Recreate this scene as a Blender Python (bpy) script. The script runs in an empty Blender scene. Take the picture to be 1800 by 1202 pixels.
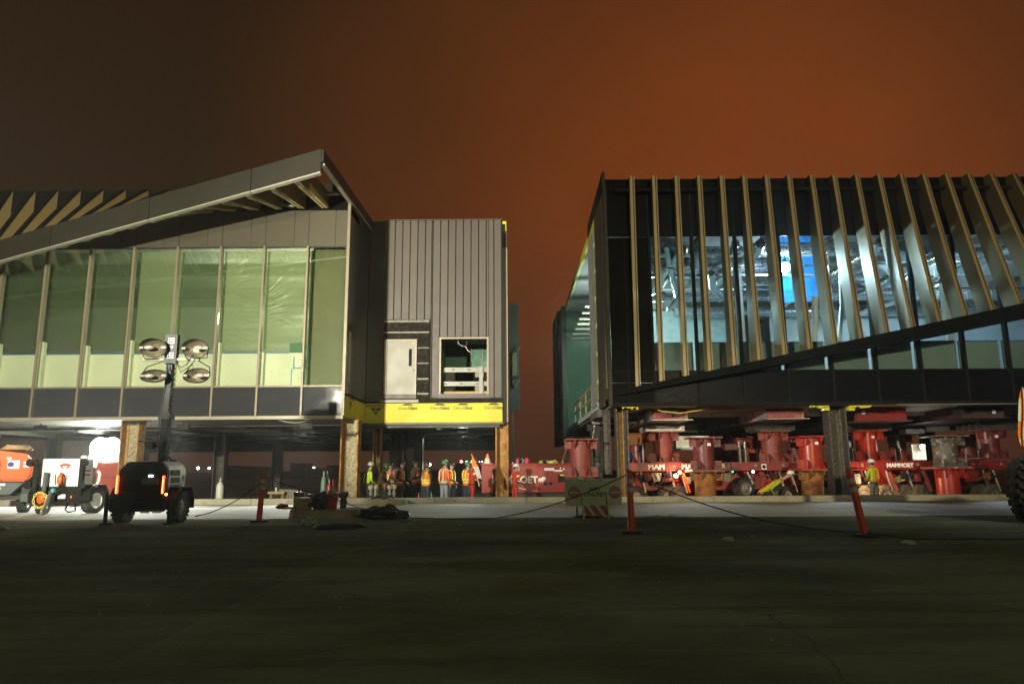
import bpy, bmesh, math, random
from mathutils import Vector, Matrix, noise as mnoise
R = math.radians
rng = random.Random(7)
scene = bpy.context.scene
col = scene.collection

# ------------------------------------------------------------------ camera
FPX, PITCH, ROLL, EYE = 1268.0, R(10.06), R(0.4), 1.07
_r0 = Vector((1, 0, 0)); _u0 = Vector((0, -math.sin(PITCH), math.cos(PITCH))); _fw = Vector((0, math.cos(PITCH), math.sin(PITCH)))
_up = _u0 * math.cos(ROLL) + _r0 * math.sin(ROLL)
_rt = _r0 * math.cos(ROLL) - _u0 * math.sin(ROLL)
cam_data = bpy.data.cameras.new('camera'); cam = bpy.data.objects.new('camera', cam_data); col.objects.link(cam)
cam.matrix_world = Matrix(((_rt.x, _up.x, -_fw.x, 0), (_rt.y, _up.y, -_fw.y, 0), (_rt.z, _up.z, -_fw.z, EYE), (0, 0, 0, 1)))
cam_data.sensor_width = 36.0; cam_data.lens = FPX / 1800 * 36; cam_data.clip_start = 0.1; cam_data.clip_end = 3000
scene.camera = cam
EYEV = Vector((0, 0, EYE))
def ray(px, py): return _fw + _rt * ((px - 900) / FPX) - _up * ((py - 601) / FPX)
def at(px, py, Y):
    d = ray(px, py); return EYEV + d * (Y / d.y)
def gnd(px, py, z=0.0):
    d = ray(px, py); return EYEV + d * ((z - EYE) / d.z)

# ------------------------------------------------------------------ world: a night sky lit from below by city light
world = bpy.data.worlds.new('World'); scene.world = world; world.use_nodes = True
wn, wl = world.node_tree.nodes, world.node_tree.links
wn.clear()
wo = wn.new('ShaderNodeOutputWorld'); bg = wn.new('ShaderNodeBackground'); wl.new(bg.outputs[0], wo.inputs[0])
tc = wn.new('ShaderNodeTexCoord')
nrm = wn.new('ShaderNodeVectorMath'); nrm.operation = 'NORMALIZE'; wl.new(tc.outputs['Generated'], nrm.inputs[0])
d0 = ray(1290, 440).normalized()
dot = wn.new('ShaderNodeVectorMath'); dot.operation = 'DOT_PRODUCT'; wl.new(nrm.outputs[0], dot.inputs[0]); dot.inputs[1].default_value = d0
nz = wn.new('ShaderNodeTexNoise'); nz.inputs['Scale'].default_value = 2.2; nz.inputs['Detail'].default_value = 4; nz.inputs['Roughness'].default_value = .55
wl.new(nrm.outputs[0], nz.inputs['Vector'])
mad = wn.new('ShaderNodeMath'); mad.operation = 'MULTIPLY_ADD'; wl.new(nz.outputs['Fac'], mad.inputs[0]); mad.inputs[1].default_value = .13; wl.new(dot.outputs['Value'], mad.inputs[2])
mr = wn.new('ShaderNodeMapRange'); mr.inputs['From Min'].default_value = .815; mr.inputs['From Max'].default_value = 1.07
wl.new(mad.outputs[0], mr.inputs['Value'])
ramp = wn.new('ShaderNodeValToRGB'); wl.new(mr.outputs[0], ramp.inputs['Fac']); cr = ramp.color_ramp
cr.interpolation = 'B_SPLINE'
cr.elements[0].position = 0; cr.elements[0].color = (.0235, .0120, .0054, 1)
cr.elements[1].position = 1; cr.elements[1].color = (.195, .0455, .0095, 1)
for p, c in ((.25, (.034, .0155, .0062, 1)), (.5, (.060, .0215, .0068, 1)), (.75, (.102, .0290, .0076, 1))):
    e = cr.elements.new(p); e.color = c
sep = wn.new('ShaderNodeSeparateXYZ'); wl.new(nrm.outputs[0], sep.inputs[0])
mr2 = wn.new('ShaderNodeMapRange'); mr2.interpolation_type = 'SMOOTHSTEP'
mr2.inputs['From Min'].default_value = .0; mr2.inputs['From Max'].default_value = .20; mr2.inputs['To Min'].default_value = .85; mr2.inputs['To Max'].default_value = 0
wl.new(sep.outputs['Z'], mr2.inputs['Value'])
mx = wn.new('ShaderNodeMix'); mx.data_type = 'RGBA'; wl.new(mr2.outputs[0], mx.inputs['Factor']); wl.new(ramp.outputs['Color'], mx.inputs['A'])
mx.inputs['B'].default_value = (.062, .0245, .0125, 1)
wl.new(mx.outputs['Result'], bg.inputs['Color']); bg.inputs['Strength'].default_value = 1.0

# ------------------------------------------------------------------ picture settings
scene.view_settings.view_transform = 'Standard'; scene.view_settings.look = 'None'
scene.view_settings.exposure = 0; scene.view_settings.gamma = 1; scene.view_settings.use_curve_mapping = False
cy = scene.cycles
cy.use_denoising = True; cy.max_bounces = 6; cy.diffuse_bounces = 3; cy.glossy_bounces = 3; cy.transmission_bounces = 4
cy.transparent_max_bounces = 24; cy.volume_bounces = 0; cy.sample_clamp_indirect = 4; cy.caustics_reflective = False; cy.caustics_refractive = False
cy.volume_step_rate = 4; cy.blur_glossy = 1.0

# ------------------------------------------------------------------ lamps (some belong to fixtures built further down, some are added fill)
def lamp(name, kind, loc, power, colour, aim=None, size=.15, cone=None, blend=.5):
    d = bpy.data.lights.new(name, kind); d.energy = power; d.color = colour
    if kind in ('POINT', 'SPOT'): d.shadow_soft_size = size
    if kind == 'SPOT': d.spot_size = R(cone); d.spot_blend = blend
    o = bpy.data.objects.new(name, d); col.objects.link(o); o.location = loc
    if aim is not None: o.rotation_euler = (Vector(aim) - Vector(loc)).to_track_quat('-Z', 'Y').to_euler()
    return o
FLOOD = Vector((-10.3, 4.0, 5.3))                                  # light tower standing left of the frame, mirrored in the glass
lamp('flood_light_near', 'SPOT', FLOOD, 22500, (1, .97, .74), FLOOD + Vector((-1.0, 20, 3.0)), .11, 64, .35)
lamp('flood_light_far', 'SPOT', FLOOD + Vector((.3, 0, 0)), 27000, (1, .94, .78), FLOOD + Vector((14.5, 21, .4)), .06, 72, .9)
lamp('flood_light_apron', 'SPOT', (12, -14, 9), 23500, (1, .85, .54), (8.2, 24.5, 8.0), .25, 37, .6)
lamp('flood_light_apron_left', 'SPOT', (12, -14, 9), 30000, (1, .84, .50), (-8.0, 22, 10.3), .25, 25, .8)
lamp('flood_light_apron_spill', 'POINT', (12, -14, 9), 3900, (.88, 1, .56), size=.25)    # apron lamp behind the camera
BACK = at(185, 795, 30)                                            # the lit tower behind the white trailer, facing the camera
lamp('flood_light_back', 'SPOT', BACK + Vector((0, -.35, 0)), 2400, (.95, 1, .92), (BACK.x + 2.0, 22, 0), .25, 84, .7)
lamp('flood_light_back_spill', 'POINT', BACK + Vector((0, -.45, .05)), 800, (.90, 1, .86), size=.3)
WORK = at(1380, 470, 27.4)                                         # bare work lamp hung in the right-hand hall
lamp('hall_work_and_fill', 'POINT', WORK, 3800, (.50, .80, 1), size=.26)
lamp('hall_work_and_fill', 'POINT', (19.5, 31.5, 8.9), 2600, (.48, .78, 1), size=.3)  # added fill for the right side of the hall, no fixture
lamp('hall_work_and_fill', 'POINT', (7.5, 36.5, 8.9), 1300, (.62, .95, .95), size=.3)  # added fill for the left side of the hall, no fixture
SOFFIT = [(-16.5, 1200, (1, 1, .90)), (-11.5, 1500, (1, 1, .92)), (-7.2, 950, (1, 1, .88)), (-2.0, 260, (.92, 1, .90)), (5.6, 260, (.84, .97, 1)), (10.6, 330, (.80, .95, 1)), (15.6, 330, (.80, .95, 1))]
for x, p, c in SOFFIT:                                             # lights added under the front edge of the halls to brighten the fresh slab
    y = 28.8 if -5 < x < 0 else 25.0
    lamp('added_soffit_fill', 'SPOT', (x, y, 2.58 if x < 0 else 2.95), p * (1.9 if y > 26 else 1), c, (x, 21.0 - .03 * x, 0), .25, 92 if x < -5 else 66, 1.0 if x < -5 else .8)
lamp('work_light_rear', 'POINT', (-7.9, 29.5, 7.4), 1500, (1, 1, .62), size=.3)
lamp('work_light_rear', 'POINT', (-11.5, 29.0, 8.2), 330, (.92, 1, .68), size=.3)
lamp('work_light_wing', 'POINT', (4.2, 36.0, 7.6), 800, (.80, 1, .88), size=.2)

# ------------------------------------------------------------------ helpers
WL = {}                                                            # world position of an object's origin while building
def tag(o, label=None, cat=None, group=None, kind=None):
    if label: o['label'] = label
    if cat: o['category'] = cat
    if group: o['group'] = group
    if kind: o['kind'] = kind
    return o
def thing(name, loc, label, cat, group=None):
    o = bpy.data.objects.new(name, None); o.empty_display_size = .3; col.objects.link(o); o.location = loc
    WL[o] = Vector(loc); return tag(o, label, cat, group)
def setting(name, loc=(0, 0, 0)):
    o = bpy.data.objects.new(name, None); col.objects.link(o); o.location = loc; WL[o] = Vector(loc); o['kind'] = 'structure'; return o
def _link(name, me, parent):
    o = bpy.data.objects.new(name, me); col.objects.link(o)
    if parent is not None: o.parent = parent
    return o
class MB:
    """collects shapes in world coordinates and links them as one mesh object"""
    def __init__(s): s.v = []; s.f = []; s.m = []; s.cur = 0
    def mi(s, i): s.cur = i; return s
    def add(s, vs, fs):
        b = len(s.v); s.v += [Vector(v) for v in vs]
        for f in fs: s.f.append([b + i for i in f]); s.m.append(s.cur)
        return s
    def hexa(s, p):
        return s.add(p, [(0, 3, 2, 1), (4, 5, 6, 7), (0, 1, 5, 4), (1, 2, 6, 5), (2, 3, 7, 6), (3, 0, 4, 7)])
    def box(s, a, b):
        (x0, y0, z0), (x1, y1, z1) = a, b
        return s.hexa([(x0, y0, z0), (x1, y0, z0), (x1, y1, z0), (x0, y1, z0), (x0, y0, z1), (x1, y0, z1), (x1, y1, z1), (x0, y1, z1)])
    def cbox(s, c, d):
        return s.box((c[0] - d[0] / 2, c[1] - d[1] / 2, c[2] - d[2] / 2), (c[0] + d[0] / 2, c[1] + d[1] / 2, c[2] + d[2] / 2))
    def bar(s, p, q, w, h, up=(0, 0, 1)):
        p, q = Vector(p), Vector(q); d = (q - p).normalized(); u = Vector(up)
        sd = d.cross(u)
        if sd.length < 1e-4: sd = d.cross(Vector((0, 1, 0)))
        sd.normalize(); u = sd.cross(d).normalized(); a = sd * (w / 2); b = u * (h / 2)
        return s.hexa([p - a - b, p + a - b, q + a - b, q - a - b, p - a + b, p + a + b, q + a + b, q - a + b])
    def rings(s, rs, cap=True, closed=True):
        b = len(s.v); n = len(rs[0])
        for r in rs: s.v += [Vector(v) for v in r]
        for i in range(len(rs) - 1):
            for j in range(n if closed else n - 1):
                k = (j + 1) % n
                s.f.append([b + i * n + j, b + i * n + k, b + (i + 1) * n + k, b + (i + 1) * n + j]); s.m.append(s.cur)
        if cap and closed:
            s.f.append([b + j for j in range(n)][::-1]); s.m.append(s.cur)
            s.f.append([b + (len(rs) - 1) * n + j for j in range(n)]); s.m.append(s.cur)
        return s
    def cyl(s, p, q, r, n=12, r2=None, cap=True):
        p, q = Vector(p), Vector(q); d = (q - p).normalized(); r2 = r if r2 is None else r2
        a = d.orthogonal().normalized(); b = d.cross(a)
        ring = lambda c, rr: [c + (a * math.cos(2 * math.pi * k / n) + b * math.sin(2 * math.pi * k / n)) * rr for k in range(n)]
        return s.rings([ring(p, r), ring(q, r2)], cap)
    def lathe(s, c, axis, prof, n=20, cap=True):
        """prof: (distance along axis, radius)"""
        c, d = Vector(c), Vector(axis).normalized(); a = d.orthogonal().normalized(); b = d.cross(a)
        return s.rings([[c + d * t + (a * math.cos(2 * math.pi * k / n) + b * math.sin(2 * math.pi * k / n)) * max(r, 1e-4) for k in range(n)] for t, r in prof], cap)
    def tube(s, pts, r, n=6):
        pts = [Vector(p) for p in pts]; rs = []; a = None
        for i, p in enumerate(pts):
            d = (pts[min(i + 1, len(pts) - 1)] - pts[max(i - 1, 0)]).normalized()
            a = d.orthogonal().normalized() if a is None else (a - d * a.dot(d)).normalized()
            b = d.cross(a); rs.append([p + (a * math.cos(2 * math.pi * k / n) + b * math.sin(2 * math.pi * k / n)) * r for k in range(n)])
        return s.rings(rs)
    def prism(s, poly, off):
        off = Vector(off); a = [Vector(p) for p in poly]; return s.rings([a, [p + off for p in a]])
    def ball(s, c, r, nu=10, nv=6, f=None):
        c = Vector(c); r = Vector(r) if hasattr(r, '__len__') else Vector((r, r, r))
        rs = []
        for i in range(nv + 1):
            t = math.pi * i / nv - math.pi / 2; row = []
            for k in range(nu):
                a = 2 * math.pi * k / nu; d = Vector((math.cos(a) * max(math.cos(t), .02), math.sin(a) * max(math.cos(t), .02), math.sin(t)))
                g = f(d) if f else 1
                row.append(c + Vector((d.x * r.x, d.y * r.y, d.z * r.z)) * g)
            rs.append(row)
        return s.rings(rs)
    def mesh(s, mats, off=Vector((0, 0, 0)), smooth=False, bevel=0, seg=1, angle=40):
        me = bpy.data.meshes.new('mesh'); me.from_pydata([v - off for v in s.v], [], s.f)
        for m in (mats if isinstance(mats, (list, tuple)) else [mats]): me.materials.append(m)
        me.polygons.foreach_set('material_index', s.m)
        bm = bmesh.new(); bm.from_mesh(me); bmesh.ops.recalc_face_normals(bm, faces=bm.faces)
        if bevel:
            ed = [e for e in bm.edges if len(e.link_faces) == 2 and e.calc_face_angle(0) > R(35)]
            bmesh.ops.bevel(bm, geom=ed, offset=bevel, segments=seg, affect='EDGES', clamp_overlap=True)
        if smooth or bevel:
            for f in bm.faces: f.smooth = True
            for e in bm.edges: e.smooth = len(e.link_faces) == 2 and e.calc_face_angle(0) < R(angle)
        bm.to_mesh(me); bm.free(); return me
    def build(s, name, mats, parent=None, **k):
        off = WL.get(parent, Vector((0, 0, 0))); o = _link(name, s.mesh(mats, off, **k), parent); WL[o] = off; return o
def B(name, mats, parent, a, b, **k): return MB().box(a, b).build(name, mats, parent, **k)
def copy_tree(o, parent=None):
    c = o.copy(); col.objects.link(c)
    if parent is not None: c.parent = parent
    for ch in list(o.children): copy_tree(ch, c)
    return c
def text(name, body, mat, parent, loc, size, rot=(90, 0, 0), depth=.006, align='CENTER', bold=0.0, sx=1.0):
    cu = bpy.data.curves.new('lettering', 'FONT'); cu.body = body; cu.size = size; cu.extrude = depth / 2; cu.align_x = align; cu.align_y = 'CENTER'; cu.offset = bold
    cu.resolution_u = 3
    t = bpy.data.objects.new('lettering', cu); col.objects.link(t)
    me = bpy.data.meshes.new_from_object(t); col.objects.unlink(t); bpy.data.objects.remove(t)
    M = Matrix.Translation(Vector(loc) - WL.get(parent, Vector())) @ (Matrix.Rotation(R(rot[2]), 4, 'Z') @ Matrix.Rotation(R(rot[1]), 4, 'Y') @ Matrix.Rotation(R(rot[0]), 4, 'X')) @ Matrix.Scale(sx, 4, (1, 0, 0))
    me.transform(M); me.materials.clear(); me.materials.append(mat)
    o = _link(name, me, parent); WL[o] = WL.get(parent, Vector()); return o

# ------------------------------------------------------------------ materials
def pm(name, c, rough=.6, metal=0., var=.2, scale=2.5, bump=0., bscale=30, dirt=None, dscale=1.4, damt=.5, dcut=.5, spec=.5, coat=0., orand=0., stretch=(1, 1, 1), rvar=.15, streak=None, cracks=False):
    m = bpy.data.materials.new(name); m.use_nodes = True; n, l = m.node_tree.nodes, m.node_tree.links
    b = n['Principled BSDF']; b.inputs['Metallic'].default_value = metal; b.inputs['Specular IOR Level'].default_value = spec; b.inputs['Coat Weight'].default_value = coat
    t = n.new('ShaderNodeTexCoord'); mp = n.new('ShaderNodeMapping'); l.new(t.outputs['Object'], mp.inputs['Vector']); mp.inputs['Scale'].default_value = stretch
    def noise(sc, det=5, ro=.6):
        x = n.new('ShaderNodeTexNoise'); x.inputs['Scale'].default_value = sc; x.inputs['Detail'].default_value = det; x.inputs['Roughness'].default_value = ro
        l.new(mp.outputs[0], x.inputs['Vector']); return x.outputs['Fac']
    def mix(fac, A, Bc, mode='MIX'):
        x = n.new('ShaderNodeMix'); x.data_type = 'RGBA'; x.blend_type = mode
        for s, v in (('Factor', fac), ('A', A), ('B', Bc)):
            if isinstance(v, (int, float)): x.inputs[s].default_value = v
            elif isinstance(v, tuple): x.inputs[s].default_value = (*v[:3], 1)
            else: l.new(v, x.inputs[s])
        return x.outputs['Result']
    def mrange(v, a, bb, c0=0., c1=1.):
        x = n.new('ShaderNodeMapRange'); l.new(v, x.inputs['Value']); x.inputs['From Min'].default_value = a; x.inputs['From Max'].default_value = bb; x.inputs['To Min'].default_value = c0; x.inputs['To Max'].default_value = c1; return x.outputs[0]
    nf = noise(scale)
    lo = tuple(max(0, v * (1 - var)) for v in c); hi = tuple(min(1, v * (1 + var)) for v in c)
    out = mix(mrange(nf, .3, .7), lo, hi)
    if orand:
        oi = n.new('ShaderNodeObjectInfo'); k = mrange(oi.outputs['Random'], 0, 1, 1 - orand, 1 + orand)
        hs = n.new('ShaderNodeHueSaturation'); l.new(out, hs.inputs['Color']); l.new(k, hs.inputs['Value']); out = hs.outputs[0]
    if dirt:
        f = mrange(noise(dscale, 8, .68), dcut, dcut + .14, 0, damt); out = mix(f, out, dirt)
    if streak:
        mp2 = n.new('ShaderNodeMapping'); l.new(t.outputs['Object'], mp2.inputs['Vector']); mp2.inputs['Scale'].default_value = (7, 7, .6)
        x = n.new('ShaderNodeTexNoise'); x.inputs['Scale'].default_value = 1.6; x.inputs['Detail'].default_value = 6; l.new(mp2.outputs[0], x.inputs['Vector'])
        out = mix(mrange(x.outputs['Fac'], .52, .72, 0, .6), out, streak)
    if cracks:
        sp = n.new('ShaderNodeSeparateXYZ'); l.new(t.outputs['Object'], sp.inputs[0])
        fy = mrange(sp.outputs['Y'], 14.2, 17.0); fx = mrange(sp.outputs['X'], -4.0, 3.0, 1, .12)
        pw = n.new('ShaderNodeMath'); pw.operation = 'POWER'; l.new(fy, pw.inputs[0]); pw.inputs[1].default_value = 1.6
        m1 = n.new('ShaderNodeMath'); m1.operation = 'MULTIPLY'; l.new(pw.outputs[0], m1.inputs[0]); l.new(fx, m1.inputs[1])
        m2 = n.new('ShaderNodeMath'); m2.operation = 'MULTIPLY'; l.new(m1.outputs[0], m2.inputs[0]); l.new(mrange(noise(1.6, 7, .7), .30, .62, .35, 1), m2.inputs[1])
        out = mix(m2.outputs[0], out, (.36, .36, .31))                 # pale dusty fade, standing in for light spilling past the fresh slab
        def vor(sc, w, dark, warp):
            nonlocal out
            nz_ = n.new('ShaderNodeTexNoise'); nz_.inputs['Scale'].default_value = sc * 3; nz_.inputs['Detail'].default_value = 5; l.new(t.outputs['Object'], nz_.inputs['Vector'])
            ad = n.new('ShaderNodeVectorMath'); ad.operation = 'MULTIPLY_ADD'; l.new(nz_.outputs['Color'], ad.inputs[0]); ad.inputs[1].default_value = (warp,) * 3; l.new(t.outputs['Object'], ad.inputs[2])
            vo = n.new('ShaderNodeTexVoronoi'); vo.feature = 'DISTANCE_TO_EDGE'; vo.inputs['Scale'].default_value = sc; l.new(ad.outputs[0], vo.inputs['Vector'])
            out = mix(mrange(vo.outputs['Distance'], 0, w, 1, 0), out, dark)
        vor(.10, .0012, tuple(v * .6 for v in c), 1.5)
        mp3 = n.new('ShaderNodeMapping'); l.new(t.outputs['Object'], mp3.inputs['Vector']); mp3.inputs['Scale'].default_value = (3.5, 60, 1); mp3.inputs['Rotation'].default_value = (0, 0, .05)
        br = n.new('ShaderNodeTexNoise'); br.inputs['Scale'].default_value = 1; br.inputs['Detail'].default_value = 3; l.new(mp3.outputs[0], br.inputs['Vector']); out = mix(mrange(br.outputs['Fac'], .45, .75, 0, .35), out, tuple(v * .55 for v in c))
        mp4 = n.new('ShaderNodeMapping'); l.new(t.outputs['Object'], mp4.inputs['Vector']); mp4.inputs['Scale'].default_value = (.16, 2.6, 1); mp4.inputs['Rotation'].default_value = (0, 0, -.35)
        tr = n.new('ShaderNodeTexNoise'); tr.inputs['Scale'].default_value = 1; tr.inputs['Detail'].default_value = 5; tr.inputs['Roughness'].default_value = .7; l.new(mp4.outputs[0], tr.inputs['Vector']); out = mix(mrange(tr.outputs['Fac'], .54, .66, 0, .5), out, tuple(v * .42 for v in c))
    l.new(out, b.inputs['Base Color'])
    l.new(mrange(noise(scale * 2.7, 4), .3, .7, max(.02, rough - rvar * rough), min(1, rough + rvar * rough)), b.inputs['Roughness'])
    if bump:
        bp = n.new('ShaderNodeBump'); bp.inputs['Strength'].default_value = bump; bp.inputs['Distance'].default_value = .02; l.new(noise(bscale, 6, .65), bp.inputs['Height']); l.new(bp.outputs[0], b.inputs['Normal'])
    return m
def glow(name, c, s):
    m = bpy.data.materials.new(name); m.use_nodes = True; b = m.node_tree.nodes['Principled BSDF']
    b.inputs['Base Color'].default_value = (*c, 1); b.inputs['Emission Color'].default_value = (*c, 1); b.inputs['Emission Strength'].default_value = s; return m
def glass(name, tint, refl=.14, rough=.02):
    m = bpy.data.materials.new(name); m.use_nodes = True; n, l = m.node_tree.nodes, m.node_tree.links; n.remove(n['Principled BSDF'])
    t = n.new('ShaderNodeBsdfTransparent'); t.inputs['Color'].default_value = (*tint, 1)
    g = n.new('ShaderNodeBsdfGlossy'); g.inputs['Roughness'].default_value = rough; g.inputs['Color'].default_value = (.9, 1, .93, 1)
    fr = n.new('ShaderNodeFresnel'); fr.inputs['IOR'].default_value = 1.5
    a = n.new('ShaderNodeMath'); a.operation = 'MULTIPLY_ADD'; l.new(fr.outputs[0], a.inputs[0]); a.inputs[1].default_value = 1.; a.inputs[2].default_value = refl; a.use_clamp = True
    x = n.new('ShaderNodeMixShader'); l.new(a.outputs[0], x.inputs[0]); l.new(t.outputs[0], x.inputs[1]); l.new(g.outputs[0], x.inputs[2])
    l.new(x.outputs[0], n['Material Output'].inputs[0]); return m
def sheeting(name, c, clear=.35, trans=.3):
    m = bpy.data.materials.new(name); m.use_nodes = True; n, l = m.node_tree.nodes, m.node_tree.links; b = n['Principled BSDF']
    b.inputs['Base Color'].default_value = (*c, 1); b.inputs['Roughness'].default_value = .3
    tl = n.new('ShaderNodeBsdfTranslucent'); tl.inputs['Color'].default_value = (*c, 1)
    tp = n.new('ShaderNodeBsdfTransparent')
    x = n.new('ShaderNodeMixShader'); x.inputs[0].default_value = trans; l.new(b.outputs[0], x.inputs[1]); l.new(tl.outputs[0], x.inputs[2])
    y = n.new('ShaderNodeMixShader'); y.inputs[0].default_value = clear; l.new(x.outputs[0], y.inputs[1]); l.new(tp.outputs[0], y.inputs[2])
    l.new(y.outputs[0], n['Material Output'].inputs[0]); return m

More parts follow.
